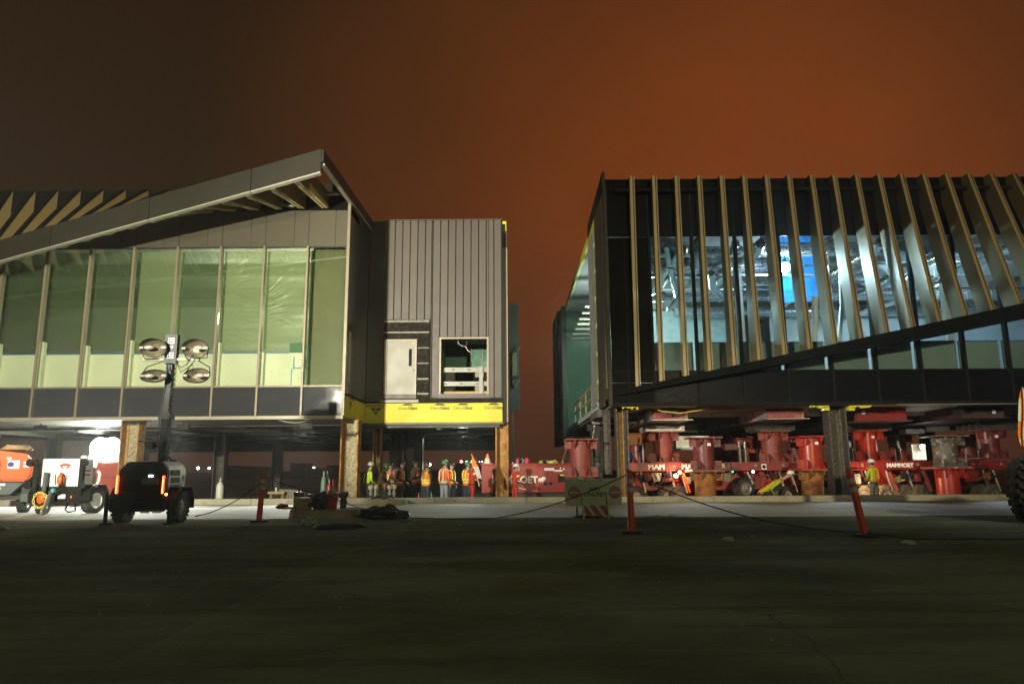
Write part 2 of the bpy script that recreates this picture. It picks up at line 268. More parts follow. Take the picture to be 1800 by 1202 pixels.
M = dict(
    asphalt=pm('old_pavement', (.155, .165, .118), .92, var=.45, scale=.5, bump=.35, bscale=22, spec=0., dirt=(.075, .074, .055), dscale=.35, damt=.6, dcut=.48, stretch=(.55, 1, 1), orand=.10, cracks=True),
    concrete=pm('fresh_concrete', (.42, .42, .39), .8, var=.16, scale=.55, bump=.12, bscale=18, dirt=(.25, .24, .20), dscale=.5, damt=.55, dcut=.5, stretch=(.35, 1.3, 1), orand=.07),
    kerb=pm('kerb_concrete', (.40, .37, .27), .85, var=.2, scale=1.5, bump=.25, bscale=35, dirt=(.2, .18, .12), dscale=3, damt=.6, orand=.08),
    pit=pm('pit_ground', (.17, .16, .13), .9, var=.35, scale=.35, bump=.4, bscale=9, dirt=(.07, .065, .05), dscale=.25, damt=.5),
    panel=pm('brown_panel', (.074, .064, .044), .5, var=.06, scale=.8, orand=.05, spec=.25),
    corner=pm('corner_board', (.20, .21, .13), .6, var=.08, scale=.7),
    lit_edge=pm('pale_lit_edge', (.90, .78, .42), .45, var=.04),
    clad=pm('cladding_metal', (.096, .080, .069), .5, var=.08, scale=1.2, orand=.10, streak=(.09, .078, .064), spec=.4),
    mull=pm('mullion_metal', (.20, .165, .112), .5, .1, var=.06),
    dmull=pm('dark_mullion', (.012, .0115, .010), .6, .0, spec=.04, var=.1),
    sill=pm('sill_trim', (.30, .26, .19), .5, .1, var=.08),
    fascia=pm('fascia_panel', (.024, .022, .016), .55, .0, spec=.2, var=.08, scale=.7, orand=.05),
    dark=pm('dark_panel', (.0065, .0062, .0055), .6, spec=.02, var=.15, scale=.6),
    darkg=pm('dark_return', (.020, .021, .016), .22, var=.15, scale=.6),
    spand=pm('spandrel_glass', (.036, .037, .042), .06, var=.12, scale=.9, spec=.3, rvar=.3),
    spandR=pm('spandrel_glass_dark', (.0050, .0050, .0062), .35, var=.1, spec=.04),
    fin=pm('fin_metal', (.30, .222, .092), .5, .1, var=.05, scale=.6, orand=.03),
    trim=pm('bright_trim', (.28, .265, .215), .45, .1, var=.05),
    groove=pm('groove_black', (.012, .011, .010), .6),
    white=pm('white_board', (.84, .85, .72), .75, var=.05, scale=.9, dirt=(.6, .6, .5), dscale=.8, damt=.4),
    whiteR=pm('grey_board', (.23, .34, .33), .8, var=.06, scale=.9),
    bluetape=pm('blue_tape', (.03, .22, .62), .6),
    soffit=pm('soffit_deck', (.16, .15, .12), .7, var=.15, scale=.7, dirt=(.08, .075, .06)),
    beam=pm('dark_steel', (.045, .042, .036), .6, .2, var=.25, dirt=(.09, .05, .025), damt=.4),
    rust=pm('column_rust', (.40, .21, .055), .8, var=.35, scale=5, bump=.25, dirt=(.16, .075, .02), dscale=3, damt=.7, dcut=.5),
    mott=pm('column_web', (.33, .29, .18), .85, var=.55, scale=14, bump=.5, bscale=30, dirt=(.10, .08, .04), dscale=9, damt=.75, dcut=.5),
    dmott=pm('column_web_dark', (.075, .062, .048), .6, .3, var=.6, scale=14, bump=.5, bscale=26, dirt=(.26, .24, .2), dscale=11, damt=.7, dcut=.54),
    yellow=pm('yellow_sheathing', (.56, .51, .028), .65, var=.05, scale=1, dirt=(.55, .50, .05), dscale=1.2, damt=.5, orand=.04),
    print_=pm('black_print', (.03, .028, .02), .7),
    printf=pm('faded_print', (.50, .44, .06), .7),
    member=pm('membrane', (.018, .016, .011), .6, spec=.06, var=.5, scale=6, bump=.6, bscale=12, dirt=(.055, .05, .034), dscale=6, damt=.7, dcut=.54),
    door=pm('steel_door', (.27, .26, .215), .5, var=.05, scale=.8, dirt=(.22, .21, .17), dscale=1.1, damt=.4),
    frame=pm('door_frame', (.29, .24, .18), .45, .1, var=.05),
    stud=pm('galvanised_stud', (.20, .20, .18), .45, .3, var=.15, scale=5),
    galv=pm('galvanised_duct', (.55, .56, .58), .28, .9, var=.18, scale=3, bump=.15, bscale=8),
    foil=pm('foil_duct', (.72, .75, .78), .2, 1., var=.12, scale=5, bump=.7, bscale=14),
    greenw=pm('green_board', (.09, .20, .125), .75, var=.12, scale=1.2, dirt=(.3, .4, .3), dscale=1.3, damt=.5, dcut=.58),
    intd=pm('hall_ceiling', (.24, .25, .255), .8, var=.25, scale=.8),
    intw=pm('hall_wall', (.50, .52, .52), .8, var=.15, scale=.6),
    bluew=pm('blue_sheet', (.006, .10, .30), .5, var=.15),
    lilac=pm('lilac_stud_panel', (.36, .31, .33), .6, var=.1, dirt=(.2, .17, .17)),
    mintw=pm('mint_panel', (.32, .40, .18), .55, var=.2, scale=2, dirt=(.5, .55, .3), damt=.5),
    timber=pm('timber', (.42, .30, .14), .75, var=.25, scale=6, stretch=(1, 1, 6)),
    red=pm('stand_red', (.25, .026, .018), .38, var=.2, scale=2, dirt=(.06, .03, .022), dscale=4, damt=.8, dcut=.52, streak=(.32, .13, .09)),
    maroon=pm('stand_maroon', (.150, .020, .024), .42, var=.25, scale=2, dirt=(.25, .10, .08), dscale=4.5, damt=.6, dcut=.54, streak=(.05, .02, .02)),
    scarlet=pm('stand_scarlet', (.36, .024, .013), .32, var=.12, scale=2, dirt=(.36, .10, .06), dscale=4, damt=.6, dcut=.58, streak=(.50, .12, .07)),
    pinkr=pm('stand_faded', (.20, .034, .024), .55, var=.15, scale=2, dirt=(.06, .024, .02), dscale=4.5, damt=.85, dcut=.53, streak=(.27, .11, .08)),
    rusty=pm('stand_rust', (.33, .125, .030), .8, var=.35, scale=3, bump=.2, dirt=(.085, .045, .02), dscale=2.6, damt=.85, dcut=.5),
    peel=pm('stand_peeling', (.10, .082, .068), .55, var=.4, scale=3, dirt=(.55, .53, .48), dscale=6, damt=.95, dcut=.545),
    deck=pm('transporter_red', (.20, .009, .009), .4, var=.15, dirt=(.14, .02, .018), dscale=2.2, damt=.6),
    pack=pm('pack_red', (.29, .026, .014), .45, var=.12, scale=1.3, dirt=(.33, .06, .035), dscale=2, damt=.5, dcut=.54),
    orange=pm('machine_orange', (.70, .110, .020), .4, var=.08, dirt=(.5, .1, .04), damt=.3),
    girder=pm('girder_red', (.24, .050, .046), .55, var=.2, dirt=(.36, .26, .15), dscale=2.4, damt=.75, dcut=.5, streak=(.22, .04, .05)),
    girdw=pm('girder_pale', (.36, .34, .33), .4, .3, var=.3, scale=2, dirt=(.03, .03, .03), dscale=3.2, damt=.9, dcut=.58),
    girdd=pm('girder_dark', (.055, .035, .034), .5, .2, var=.3, dirt=(.12, .03, .03), damt=.5),
    bright=pm('worn_plate', (.50, .49, .47), .4, .3, var=.25, dirt=(.06, .05, .05), dscale=4, damt=.8, dcut=.58),
    black=pm('black_plastic', (.014, .014, .014), .5, spec=.2, var=.2),
    trailer=pm('trailer_black', (.012, .012, .011), .55, spec=.12, var=.25, scale=2, dirt=(.05, .045, .035), damt=.4),
    tyre=pm('tyre_rubber', (.028, .027, .024), .8, var=.3, scale=4, bump=.2, dirt=(.10, .09, .06), dscale=3, damt=.5),
    mudt=pm('muddy_tyre', (.12, .11, .07), .85, var=.35, scale=5, bump=.2, dirt=(.045, .04, .03), dscale=4, damt=.7),
    steel=pm('worn_steel', (.30, .29, .27), .42, .6, var=.25),
    grey=pm('grey_paint', (.24, .23, .19), .45, var=.08, dirt=(.15, .14, .11), damt=.4),
    slate=pm('slate_paint', (.075, .085, .09), .5, var=.12),
    wpaint=pm('white_paint', (.78, .78, .76), .4, var=.04, dirt=(.6, .58, .5), damt=.35, dscale=1.6),
    grit=pm('grit', (.15, .15, .11), .9, var=.5, scale=9),
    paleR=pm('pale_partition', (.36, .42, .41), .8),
    seam=pm('seam_tape', (.17, .155, .12), .5, var=.4, scale=20, dirt=(.04, .036, .026), dscale=14, damt=.9, dcut=.5),
    label=pm('label_white', (.80, .80, .76), .5, var=.04),
    redmark=pm('red_print', (.55, .06, .03), .6),
    bluemark=pm('blue_print', (.05, .06, .30), .6),
    greenmark=pm('green_print', (.30, .50, .03), .6),
    cont=pm('container_red', (.42, .050, .018), .55, var=.12, streak=(.30, .04, .02)),
    signf=pm('sign_face', (.33, .345, .25), .6, var=.08, scale=2, dirt=(.22, .225, .16), dscale=2.5, damt=.4),
    signred=pm('sign_red', (.24, .028, .022), .6, var=.1),
    post=pm('post_orange', (.46, .045, .016), .45, var=.1, dirt=(.45, .06, .02), damt=.4),
    refl=pm('reflective_white', (.34, .33, .28), .35, var=.06),
    rubber=pm('black_rubber', (.020, .020, .018), .8, var=.2),
    rope=pm('black_rope', (.018, .017, .015), .8),
    bag=pm('bin_bag', (.012, .012, .012), .16, var=.2, spec=.7, bump=.7, bscale=16),
    bucket=pm('bucket_red', (.34, .030, .035), .35, var=.1),
    cardb=pm('rusty_box', (.30, .20, .08), .7, var=.3, scale=4, dirt=(.13, .08, .03), dscale=3, damt=.7),
    paper=pm('litter', (.30, .285, .23), .7, var=.2, scale=6),
    slabc=pm('slab_stained', (.22, .19, .12), .85, var=.35, scale=2.5, bump=.3, dirt=(.30, .15, .03), dscale=1.7, damt=.7, dcut=.52),
    slaby=pm('slab_yellowed', (.42, .38, .23), .85, var=.2, scale=2.5, bump=.25, streak=(.45, .40, .02)),
    brass=pm('fitting_grey', (.060, .056, .046), .5, .4, var=.25),
    pvc=pm('fitting_white', (.42, .39, .31), .5, var=.1),
    gasw=pm('bottle_white', (.62, .60, .52), .45, var=.1),
    gasg=pm('bottle_green', (.10, .20, .13), .45, var=.1),
    reflector=pm('lamp_reflector', (.12, .105, .068), .35, .6, var=.1),
    bulb=pm('lamp_bulb', (.20, .19, .16), .35, var=.03),
    chainy=pm('chain_yellow', (.75, .62, .12), .45, var=.1),
    strap=pm('chain_steel', (.35, .35, .34), .35, .7, var=.2),
    pink=pm('pink_cloth', (.70, .05, .12), .7), teal=pm('teal_cloth', (.05, .40, .45), .7), bluep=pm('blue_drum', (.01, .16, .75), .4),
    skin=pm('skin', (.42, .25, .17), .55, var=.06), hair=pm('hair', (.05, .035, .02), .7),
    lime=pm('hi_vis_lime', (.42, .56, .02), .7, var=.1), hivo=pm('hi_vis_orange', (.85, .21, .02), .7, var=.1), hivr=pm('hi_vis_red', (.80, .10, .045), .7, var=.1),
    cov=pm('coverall_red', (.50, .040, .018), .75, var=.12), blackc=pm('black_cloth', (.020, .020, .022), .8, var=.2), navy=pm('navy_cloth', (.035, .042, .06), .8, var=.2),
    greyc=pm('grey_jeans', (.30, .31, .34), .85, var=.12, scale=6, bump=.2), khaki=pm('khaki_cloth', (.30, .27, .20), .85, var=.12), stripey=pm('stripe_lime', (.80, .82, .16), .5), stripes=pm('stripe_silver', (.62, .62, .52), .4),
    hgreen=pm('helmet_green', (.03, .22, .07), .3), hwhite=pm('helmet_white', (.75, .74, .66), .3), hdark=pm('helmet_dark', (.05, .055, .05), .3), boot=pm('boot', (.06, .04, .025), .7),
    flagw=pm('flag_white', (.72, .66, .58), .7), flago=pm('flag_orange', (.85, .24, .02), .7),
    loader=pm('loader_yellow', (.62, .30, .015), .4, var=.1, dirt=(.3, .15, .03), damt=.4),
    glassL=glass('green_glass', (.93, .955, .895), .06), glassR=glass('clear_glass', (.92, .95, .945), .02),
    glassC=glass('grey_glass', (.86, .88, .80), .08),
    dimg=pm('dim_green_panel', (.055, .070, .058), .5, var=.2),
    fargreen=pm('far_green_frame', (.020, .038, .022), .5, var=.2),
    bluet=sheeting('blue_tarpaulin', (.01, .13, .38), .15, .35),
    sheet=sheeting('plastic_sheet', (.26, .31, .19), .25, .45),
    sheetd=sheeting('plastic_sheet_dark', (.13, .18, .11), .40, .35),  # darker, clearer copy of the plastic sheet
    em_blob=glow('flood_lens', (1, 1, .96), 7), em_back=glow('lens_lit', (1, 1, .96), 25), em_work=glow('bulb_lit', (.85, .95, 1), 120), em_warm=glow('bulb_warm', (1, .55, .25), 20),
    em_red=glow('tail_red', (1, .03, .01), 9), em_redl=glow('tail_led', (1, .30, .06), 12), em_white=glow('small_lamp', (.85, 1, 1), 9), em_beacon=glow('beacon_red', (1, .04, .04), 40), em_far=glow('far_lamp', (.85, 1, .95), 30), em_green=glow('pilot_green', (.05, 1, .35), 5),
)

# ------------------------------------------------------------------ ground, pavement, kerb
def KY(x): return 24.25 - .03 * x                                  # front face of the kerb
def SY(x): return 16.95 - .03 * x                                  # edge between old pavement and fresh concrete
PIT = -.35
g = MB().box((-1500, -400, PIT - .3), (1500, 2500, PIT)).build('ground', M['pit']); tag(g, kind='structure')
apron = setting('apron'); strip = setting('concrete_strip'); kerb = setting('kerb')
def slab(name, mat, par, x0, x1, f0, f1, z0, z1, gap=.006, **k):
    a, b = x0 + gap, x1 - gap
    MB().hexa([(a, f0(a) + gap, z0), (b, f0(b) + gap, z0), (b, f1(b) - gap, z0), (a, f1(a) - gap, z0), (a, f0(a) + gap, z1), (b, f0(b) + gap, z1), (b, f1(b) - gap, z1), (a, f1(a) - gap, z1)]).build(name, mat, par, **k)
for i in range(-6, 6):
    for j in range(5):
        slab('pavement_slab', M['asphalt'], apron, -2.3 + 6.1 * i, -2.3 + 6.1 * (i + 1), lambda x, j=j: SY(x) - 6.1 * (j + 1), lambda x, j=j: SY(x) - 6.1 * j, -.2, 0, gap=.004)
for i in range(-8, 9):
    for j in range(2):
        slab('concrete_slab', M['concrete'], strip, -1.9 + 4.6 * i, -1.9 + 4.6 * (i + 1), lambda x, j=j: SY(x) + 3.6 * j, lambda x, j=j: SY(x) + 3.6 * (j + 1) + (.1 if j else 0), -.2, .004, gap=.005)
for i in range(-13, 13):
    slab('kerb_stone', M['kerb'], kerb, -2.6 + 3.05 * i, -2.6 + 3.05 * (i + 1), KY, lambda x: KY(x) + .28, -.6, .19, gap=.004, bevel=.015)

# ------------------------------------------------------------------ left half of the terminal
LB = thing('terminal_building', (-12, 24.5, 2.88), 'left half of the split terminal, with green glass, jutting canopy and yellow sheathing', 'building', 'halves of the terminal')
FY = 24.5
XE = [-5.74, -7.17] + [-7.17 - 1.527 * k for k in range(1, 11)]     # corner, then mullion lines going left
ZB, ZS, ZH, ZT = 2.93, 3.94, 8.88, 10.98
for k in range(len(XE) - 1):
    x1, x0 = XE[k], XE[k + 1]
    B('spandrel_panel', M['spand'], LB, (x0 + .035, FY, ZB), (x1 - .035, FY + .05, ZS - .03))
    B('window_pane', M['glassC' if k == 0 else 'glassL'], LB, (x0 + .035, FY + .012, ZS + .025), (x1 - .035, FY + .026, ZH - .02))
    xs = x0 + (x1 - x0) * .66
    B('wall_panel', M['panel'], LB, (x0 + .012, FY - .005, ZH + .012), (xs - .006, FY + .05, 10.22))
    B('wall_panel', M['panel'], LB, (xs + .006, FY - .005, ZH + .012), (x1 - .012, FY + .05, 10.22))
    B('upper_panel', M['dark'], LB, (x0 + .012, FY - .002, 10.24), (x1 - .012, FY + .05, ZT))
    B('transom', M['mull'], LB, (x0 + .035, FY - .035, ZS - .03), (x1 - .035, FY + .10, ZS + .025))
    B('head_trim', M['groove'], LB, (x0 + .035, FY - .02, ZH - .02), (x1 - .035, FY + .10, ZH + .012))
    B('sill', M['sill'], LB, (x0 + .004, FY - .05, ZB - .11), (x1 - .004, FY + .12, ZB))
    if k > 0:
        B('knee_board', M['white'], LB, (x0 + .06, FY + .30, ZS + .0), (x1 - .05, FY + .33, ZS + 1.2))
        B('tape', M['bluetape'], LB, (x0 + .06, FY + .285, ZS + 1.185), (x1 - .05 - (.55 if k == 1 else 0), FY + .298, ZS + 1.215))
        B('protective_film', M['white'], LB, (x0 + .045, FY + .11, ZS + .03), (x0 + .115, FY + .28, ZS + (1.2 if k == 1 else rng.uniform(1.45, 1.75))))
for k, x in enumerate(XE[1:]):
    B('mullion', M['mull'], LB, (x - .034, FY - .075, ZB), (x + .034, FY + .13, ZH + .012))
    B('panel_joint', M['groove'], LB, (x - .011, FY - .012, ZH + .02), (x + .011, FY + .02, ZT - .02))
B('corner_post', M['mull'], LB, (-5.80, FY - .075, ZB), (-5.70, FY + .05, ZT - .25))
# blue tape marks on the first board
tp = MB(); bx = -7.05
for a, b in (((-7.60, 4.93), (-7.57, 5.0)), ((-7.60, 4.60), (-7.565, 4.93)), ((-7.60, 4.58), (-7.05 - .10, 4.615)), ((-7.19, 4.6), (-7.155, 4.9)), ((-7.66, 3.98), (-7.635, 4.6))):
    tp.box((a[0], FY + .288, a[1]), (b[0], FY + .299, b[1]))
tp.build('tape', M['bluetape'], LB)
B('gap_panel', M['greenw'], LB, (-7.78, FY + .345, 4.7), (-7.2, FY + .37, 5.5))
# hanging plastic sheets behind the glass, one per two bays, creased
def creased(name, mat, par, x0, x1, z0, z1, y, nx=52, nz=110, amp=.032, seed=0):
    mb = MB(); rows = []
    for j in range(nz + 1):
        row = []
        for i in range(nx + 1):
            u, v = i / nx, j / nz; x = x0 + (x1 - x0) * u; z = z0 + (z1 - z0) * v
            th = .18 + .30 * mnoise.noise(Vector((x * .3, z * .3, seed * .3))) + (.45 if z > 7.6 else 0) * .5
            ac = z * math.cos(th) - x * math.sin(th); al = x * math.cos(th) + z * math.sin(th)
            k_ = max(0, mnoise.noise(Vector((x * .9, z * .8, seed + 20))) + .12)
            w = mnoise.noise(Vector((x * .8, z * 1.6, seed))) + .5 * mnoise.noise(Vector((x * .5, z * 5.0, seed + 5))) + 1.6 * k_ * mnoise.noise(Vector((al * 2.2, ac * 11, seed + 9)))
            row.append((x, y + amp * w, z))
        rows.append(row)
    vs = [p for r in rows for p in r]; n = nx + 1
    fs = [(j * n + i, j * n + i + 1, (j + 1) * n + i + 1, (j + 1) * n + i) for j in range(nz) for i in range(nx)]
    mb.add(vs, fs); return mb.build(name, mat, par, smooth=True, angle=80)
for q, (k0, k1, m, y) in enumerate(((1, 2, 'sheet', .42), (2, 3, 'sheet', .46), (3, 4, 'sheetd', .44), (4, 5, 'sheet', .47), (5, 6, 'sheetd', .44), (6, 8, 'sheetd', .47), (8, 10, 'sheetd', .44), (10, 11, 'sheetd', .47))):
    creased('plastic_sheet', M[m], LB, XE[k1] - .03, XE[k0] + .03, 5.28, 8.86, FY + y, seed=q * 3.7)
# interior shell
B('hall_floor', M['intd'], LB, (-32, FY + .2, 3.1), (-5.9, 45, 3.3))
B('hall_ceiling', M['intd'], LB, (-32, FY + .2, 9.6), (-5.9, 45, 9.75))
B('hall_wall', M['intw'], LB, (-32, 37, 3.3), (-5.9, 37.2, 9.6))
B('hall_wall', M['intd'], LB, (-6.15, FY + .56, 3.3), (-6.0, 37, 9.6))
B('corner_wall', M['corner'], LB, (-7.12, FY + .5, 3.3), (-5.86, FY + .55, 9.6))
B('corner_wall', M['greenw'], LB, (-7.2, FY + .5, 3.3), (-7.1, FY + 3.0, 8.9))
for y in (29, 33): B('roof_joist', M['beam'], LB, (-22.9, y, 9.1), (-6.2, y + .2, 9.6))
# roof and parapet
B('roof', M['dark'], LB, (-23.5, FY + .05, ZT - .02), (-5.75, 46, ZT + .06))
# soffit and its ribs
sf = MB().box((-23.5, FY + .12, ZB - .1), (-5.74, 46, ZB - .02)).build('soffit', M['soffit'], LB)
B('soffit', M['soffit'], LB, (-5.738, 28.05, ZB - .1), (-.34, 46, ZB - .02))
for y in (28.2, 33.2, 37.2, 41.2): B('soffit_beam', M['beam'], LB, (-23.4, y, ZB - .22), (-.5, y + .2, ZB - .1))
B('edge_beam', M['beam'], LB, (-23.4, 45.4, ZB - .62), (-.4, 45.7, ZB - .1))
for x in (-20.9, -17.1, -13.3, -9.5, -5.5, -2.9): B('soffit_beam', M['soffit'], LB, (x - .09, 28.42, ZB - .27), (x + .09, 45.3, ZB - .1))
MB().tube([(-12, 25.2, ZB - .16), (-9.5, 30, ZB - .2), (-6.2, 36, ZB - .18)], .025).build('conduit', M['strap'], LB)
MB().tube([(-23, 27.2, ZB - .15), (-14, 27.25, ZB - .17), (-6, 27.2, ZB - .15)], .03).build('conduit', M['strap'], LB)
MB().tube([(-7.95, 24.6, ZB - .12), (-7.7, 24.58, ZB - .2), (-7.4, 24.58, ZB - .24), (-7.1, 24.58, ZB - .2), (-6.9, 24.6, ZB - .12)], .018).build('loose_cable', M['trim'], LB)
MB().tube([(-3.8, 31, -.1), (-3.8, 31, 2.5), (-3.6, 31, 2.62), (-.5, 31, 2.62)], .045).build('pipe', M['strap'], LB)
# columns
def column(par, x, y, z0, z1, web, w=.62, d=.5, flange='rust'):
    c = MB().mi(0).box((x - w / 2 + .05, y + .10, z0), (x + w / 2 - .05, y + .14, z1)).mi(1)
    c.box((x - w / 2, y - d / 2, z0), (x - w / 2 + .05, y + d / 2, z1)).box((x + w / 2 - .05, y - d / 2, z0), (x + w / 2, y + d / 2, z1))
    c.mi(1).box((x - w / 2 + .051, y + .06, z0), (x - w / 2 + .13, y + .098, z1)).box((x + w / 2 - .13, y + .06, z0), (x + w / 2 - .051, y + .098, z1))
    o = c.build('column', [M[web], M[flange]], par)
    B('base_plate', M['rust'], o, (x - w / 2 - .06, y - d / 2 - .06, z0 - .04), (x + w / 2 + .06, y + d / 2 + .06, z0)); return o
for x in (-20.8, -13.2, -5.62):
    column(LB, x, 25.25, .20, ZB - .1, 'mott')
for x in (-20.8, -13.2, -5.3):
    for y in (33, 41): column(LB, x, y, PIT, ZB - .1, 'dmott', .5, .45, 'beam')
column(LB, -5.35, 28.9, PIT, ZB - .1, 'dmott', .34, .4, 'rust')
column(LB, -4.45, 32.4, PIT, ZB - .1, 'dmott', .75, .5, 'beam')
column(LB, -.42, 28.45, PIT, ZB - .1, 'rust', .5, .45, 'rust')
# canopy: fascia, fins, end blade
def fas(x): return 20.4 + .2 * (-5.7 - x), 10.64 - .187 * (-5.7 - x)
fj = [-5.7, -7.95, -11.35, -14.8, -18.25, -21.7]
for a, b in zip(fj[1:], fj):
    (ya, za), (yb, zb) = fas(a), fas(b); gp = .01; a2, b2 = a + gp, b - gp
    f = MB().hexa([(a2, ya, za - .72), (b2, yb, zb - .72), (b2, yb + .1, zb - .72), (a2, ya + .1, za - .72), (a2, ya, za), (b2, yb, zb), (b2, yb + .1, zb), (a2, ya + .1, za)]).build('fascia_panel', M['fascia'], LB)
    MB().hexa([(a2, ya - .012, za - .77), (b2, yb - .012, zb - .77), (b2, yb + .16, zb - .77), (a2, ya + .16, za - .77), (a2, ya - .012, za - .722), (b2, yb - .012, zb - .722), (b2, yb + .16, zb - .722), (a2, ya + .16, za - .722)]).build('fascia_trim', M['trim'], LB)
def fin_mesh(par, x, poly):
    mb = MB(); n = Vector((1, 0, 0)); P3 = lambda xx, pp: [(xx, y, z) for y, z in pp]
    cx = sum(p[0] for p in poly) / len(poly); cz = sum(p[1] for p in poly) / len(poly)
    inner = [(cx + (y - cx) * .93, cz + (z - cz) * .985) for y, z in poly]
    mb.mi(0).prism(P3(x - .085, poly), (.10, 0, 0)).mi(1).prism(P3(x + .0155, inner), (.036, 0, 0)).mi(0).prism(P3(x + .052, poly), (.034, 0, 0))
    return mb.build('fin', [M['fin'], M['groove']], par)
def fin_poly(T, F, depth, wall, zmin):
    dy, dz = F[0] - T[0], F[1] - T[1]; L = math.hypot(dy, dz); ny, nz_ = -dz / L, dy / L
    if ny < 0: ny, nz_ = -ny, -nz_
    ny, nz_ = ny * depth, nz_ * depth
    a, b = (T[0] + ny, T[1] + nz_), (F[0] + ny, F[1] + nz_)       # inner parallel edge
    pts = [T, F]
    def on(y=None, z=None):
        if y is not None:
            t = (y - a[0]) / (b[0] - a[0]) if abs(b[0] - a[0]) > 1e-6 else 0; return (y, a[1] + (b[1] - a[1]) * t)
        t = (z - a[1]) / (b[1] - a[1]); return (a[0] + (b[0] - a[0]) * t, z)
    return pts, a, b, on
for k in range(20):
    x = -6.57 - .807 * k; yf, zf = fas(x); yf += .11
    if x < -22: break
    T, F = (24.42, 10.98), (yf, zf - .06); pts, a, b, on = fin_poly(T, F, .70, 24.44, 0)
    low = zf - .66; e = on(y=yf)
    poly = [T, F]
    if e[1] >= low: poly.append(e)
    else: poly += [(yf, low), on(z=low)]
    if x > -12.5:
        A0, B0 = (e if e[1] >= low else (yf, low)), on(y=24.2)
        for o_ in (-.065, .065): MB().bar((x + o_, A0[0] + .05, A0[1] - .025), (x + o_, B0[0], B0[1] - .025), .065, .04).build('lit_edge', M['lit_edge'], LB)  # pale bars standing for fin flange edges lit from below
    w = on(y=24.42); poly.append(w if w[0] > poly[-1][0] else (24.42, low))
    fin_mesh(LB, x, poly)
    if x < -10: MB().bar((x - .002, T[0] - .03, T[1] + .02), (x - .002, F[0] - .012, F[1] + .045), .19, .025, (0, -.6, .8)).build('edge_shade', M['dark'], LB)  # dark strip standing for the shadow on the fin's outer edge
MB().cyl((-9.6, 23.9, 10.62), (-6.0, 23.9, 10.62), .075, 12).build('canopy_tube', M['trim'], LB)
e = MB().hexa([(-5.72, 20.42, 10.24), (-5.64, 20.42, 10.24), (-5.64, 27.98, 10.70), (-5.72, 27.98, 10.70), (-5.72, 20.42, 10.62), (-5.64, 20.42, 10.62), (-5.64, 27.98, 11.10), (-5.72, 27.98, 11.10)])
e.build('end_blade', M['fascia'], LB)
MB().hexa([(-5.76, 20.55, 10.17), (-5.63, 20.55, 10.17), (-5.63, 27.9, 10.63), (-5.76, 27.9, 10.63), (-5.76, 20.55, 10.235), (-5.63, 20.55, 10.235), (-5.63, 27.9, 10.695), (-5.76, 27.9, 10.695)]).build('blade_trim', M['trim'], LB)
B('parapet_box', M['clad'], LB, (-6.75, 24.35, 10.75), (-5.82, 24.49, 11.18)); B('parapet_patch', M['dark'], LB, (-6.35, 24.33, 10.8), (-6.1, 24.348, 11.12))
MB().bar((-8.3, 24.2, 10.35), (-7.5, 23.6, 10.05), .09, .07).bar((-8.35, 24.25, 10.5), (-8.3, 23.7, 10.3), .05, .05).build('sensor_bracket', M['trim'], LB)
# dark return wall between the front and the recessed wing
for i, y in enumerate((24.56, 26.28)):
    B('return_panel', M['darkg'], LB, (-5.78, y, 3.72), (-5.72, y + 1.70, 10.15 if i == 0 else 10.6))
B('light_strip', M['trim'], LB, (-5.715, 24.9, 4.1), (-5.70, 25.15, 5.9))
B('return_panel', M['darkg'], LB, (-5.70, 28.0, 3.72), (-5.08, 28.06, 11.05))
# recessed wing
WY = 28.0
def wx(px, py=560): return at(px, py, WY).x
def wz(py): return at(780, py, WY).z
zt = 11.07; zb0 = wz(700)
edges = [680 + 13.45 * i for i in range(16)]
zmem, zwin, zwb = wz(562), wz(593), wz(693)
xmem, xw0, xw1 = wx(757), wx(773), wx(859)
back = MB()
back.box((-5.07, WY + .06, zmem), (xmem, WY + .12, 11.0)).box((xmem, WY + .06, zb0), (xw0, WY + .12, 11.0)).box((xw0, WY + .06, zwin), (xw1, WY + .12, 11.0)).box((xw1, WY + .06, zb0), (-.37, WY + .12, 11.0)).box((xw0, WY + .06, zb0), (xw1, WY + .12, zwb))
back.build('wing_backing', M['groove'], LB)
for i in range(15):
    a, b = wx(edges[i], 480) + .019, wx(edges[i + 1], 480) - .019; lo = zb0 + .02; c = (a + b) / 2
    segs = [(a, b, lo)]
    if b <= xmem + .03: segs = [(a, b, zmem + .02)]
    elif a < xmem: segs = [(a, xmem, zmem + .02), (xmem + .02, b, lo)]
    elif c > xw0 and c < xw1: segs = [(a, b, zwin + .02)]
    if a < xw0 < b: segs = [(a, xw0 - .01, lo), (xw0 - .005, b, zwin + .02)] if xw0 - a > .05 else [(a, b, zwin + .02)]
    if a < xw1 < b: segs = [(a, xw1 - .005, zwin + .02), (xw1 + .01, b, lo)] if b - xw1 > .05 else [(a, b, zwin + .02)]
    for s in segs: B('plank', M['clad'], LB, (s[0], WY, s[2]), (s[1], WY + .05, zt), bevel=.006)
B('parapet_cap', M['clad'], LB, (-5.1, WY - .02, zt + .003), (-.36, WY + .2, zt + .04))
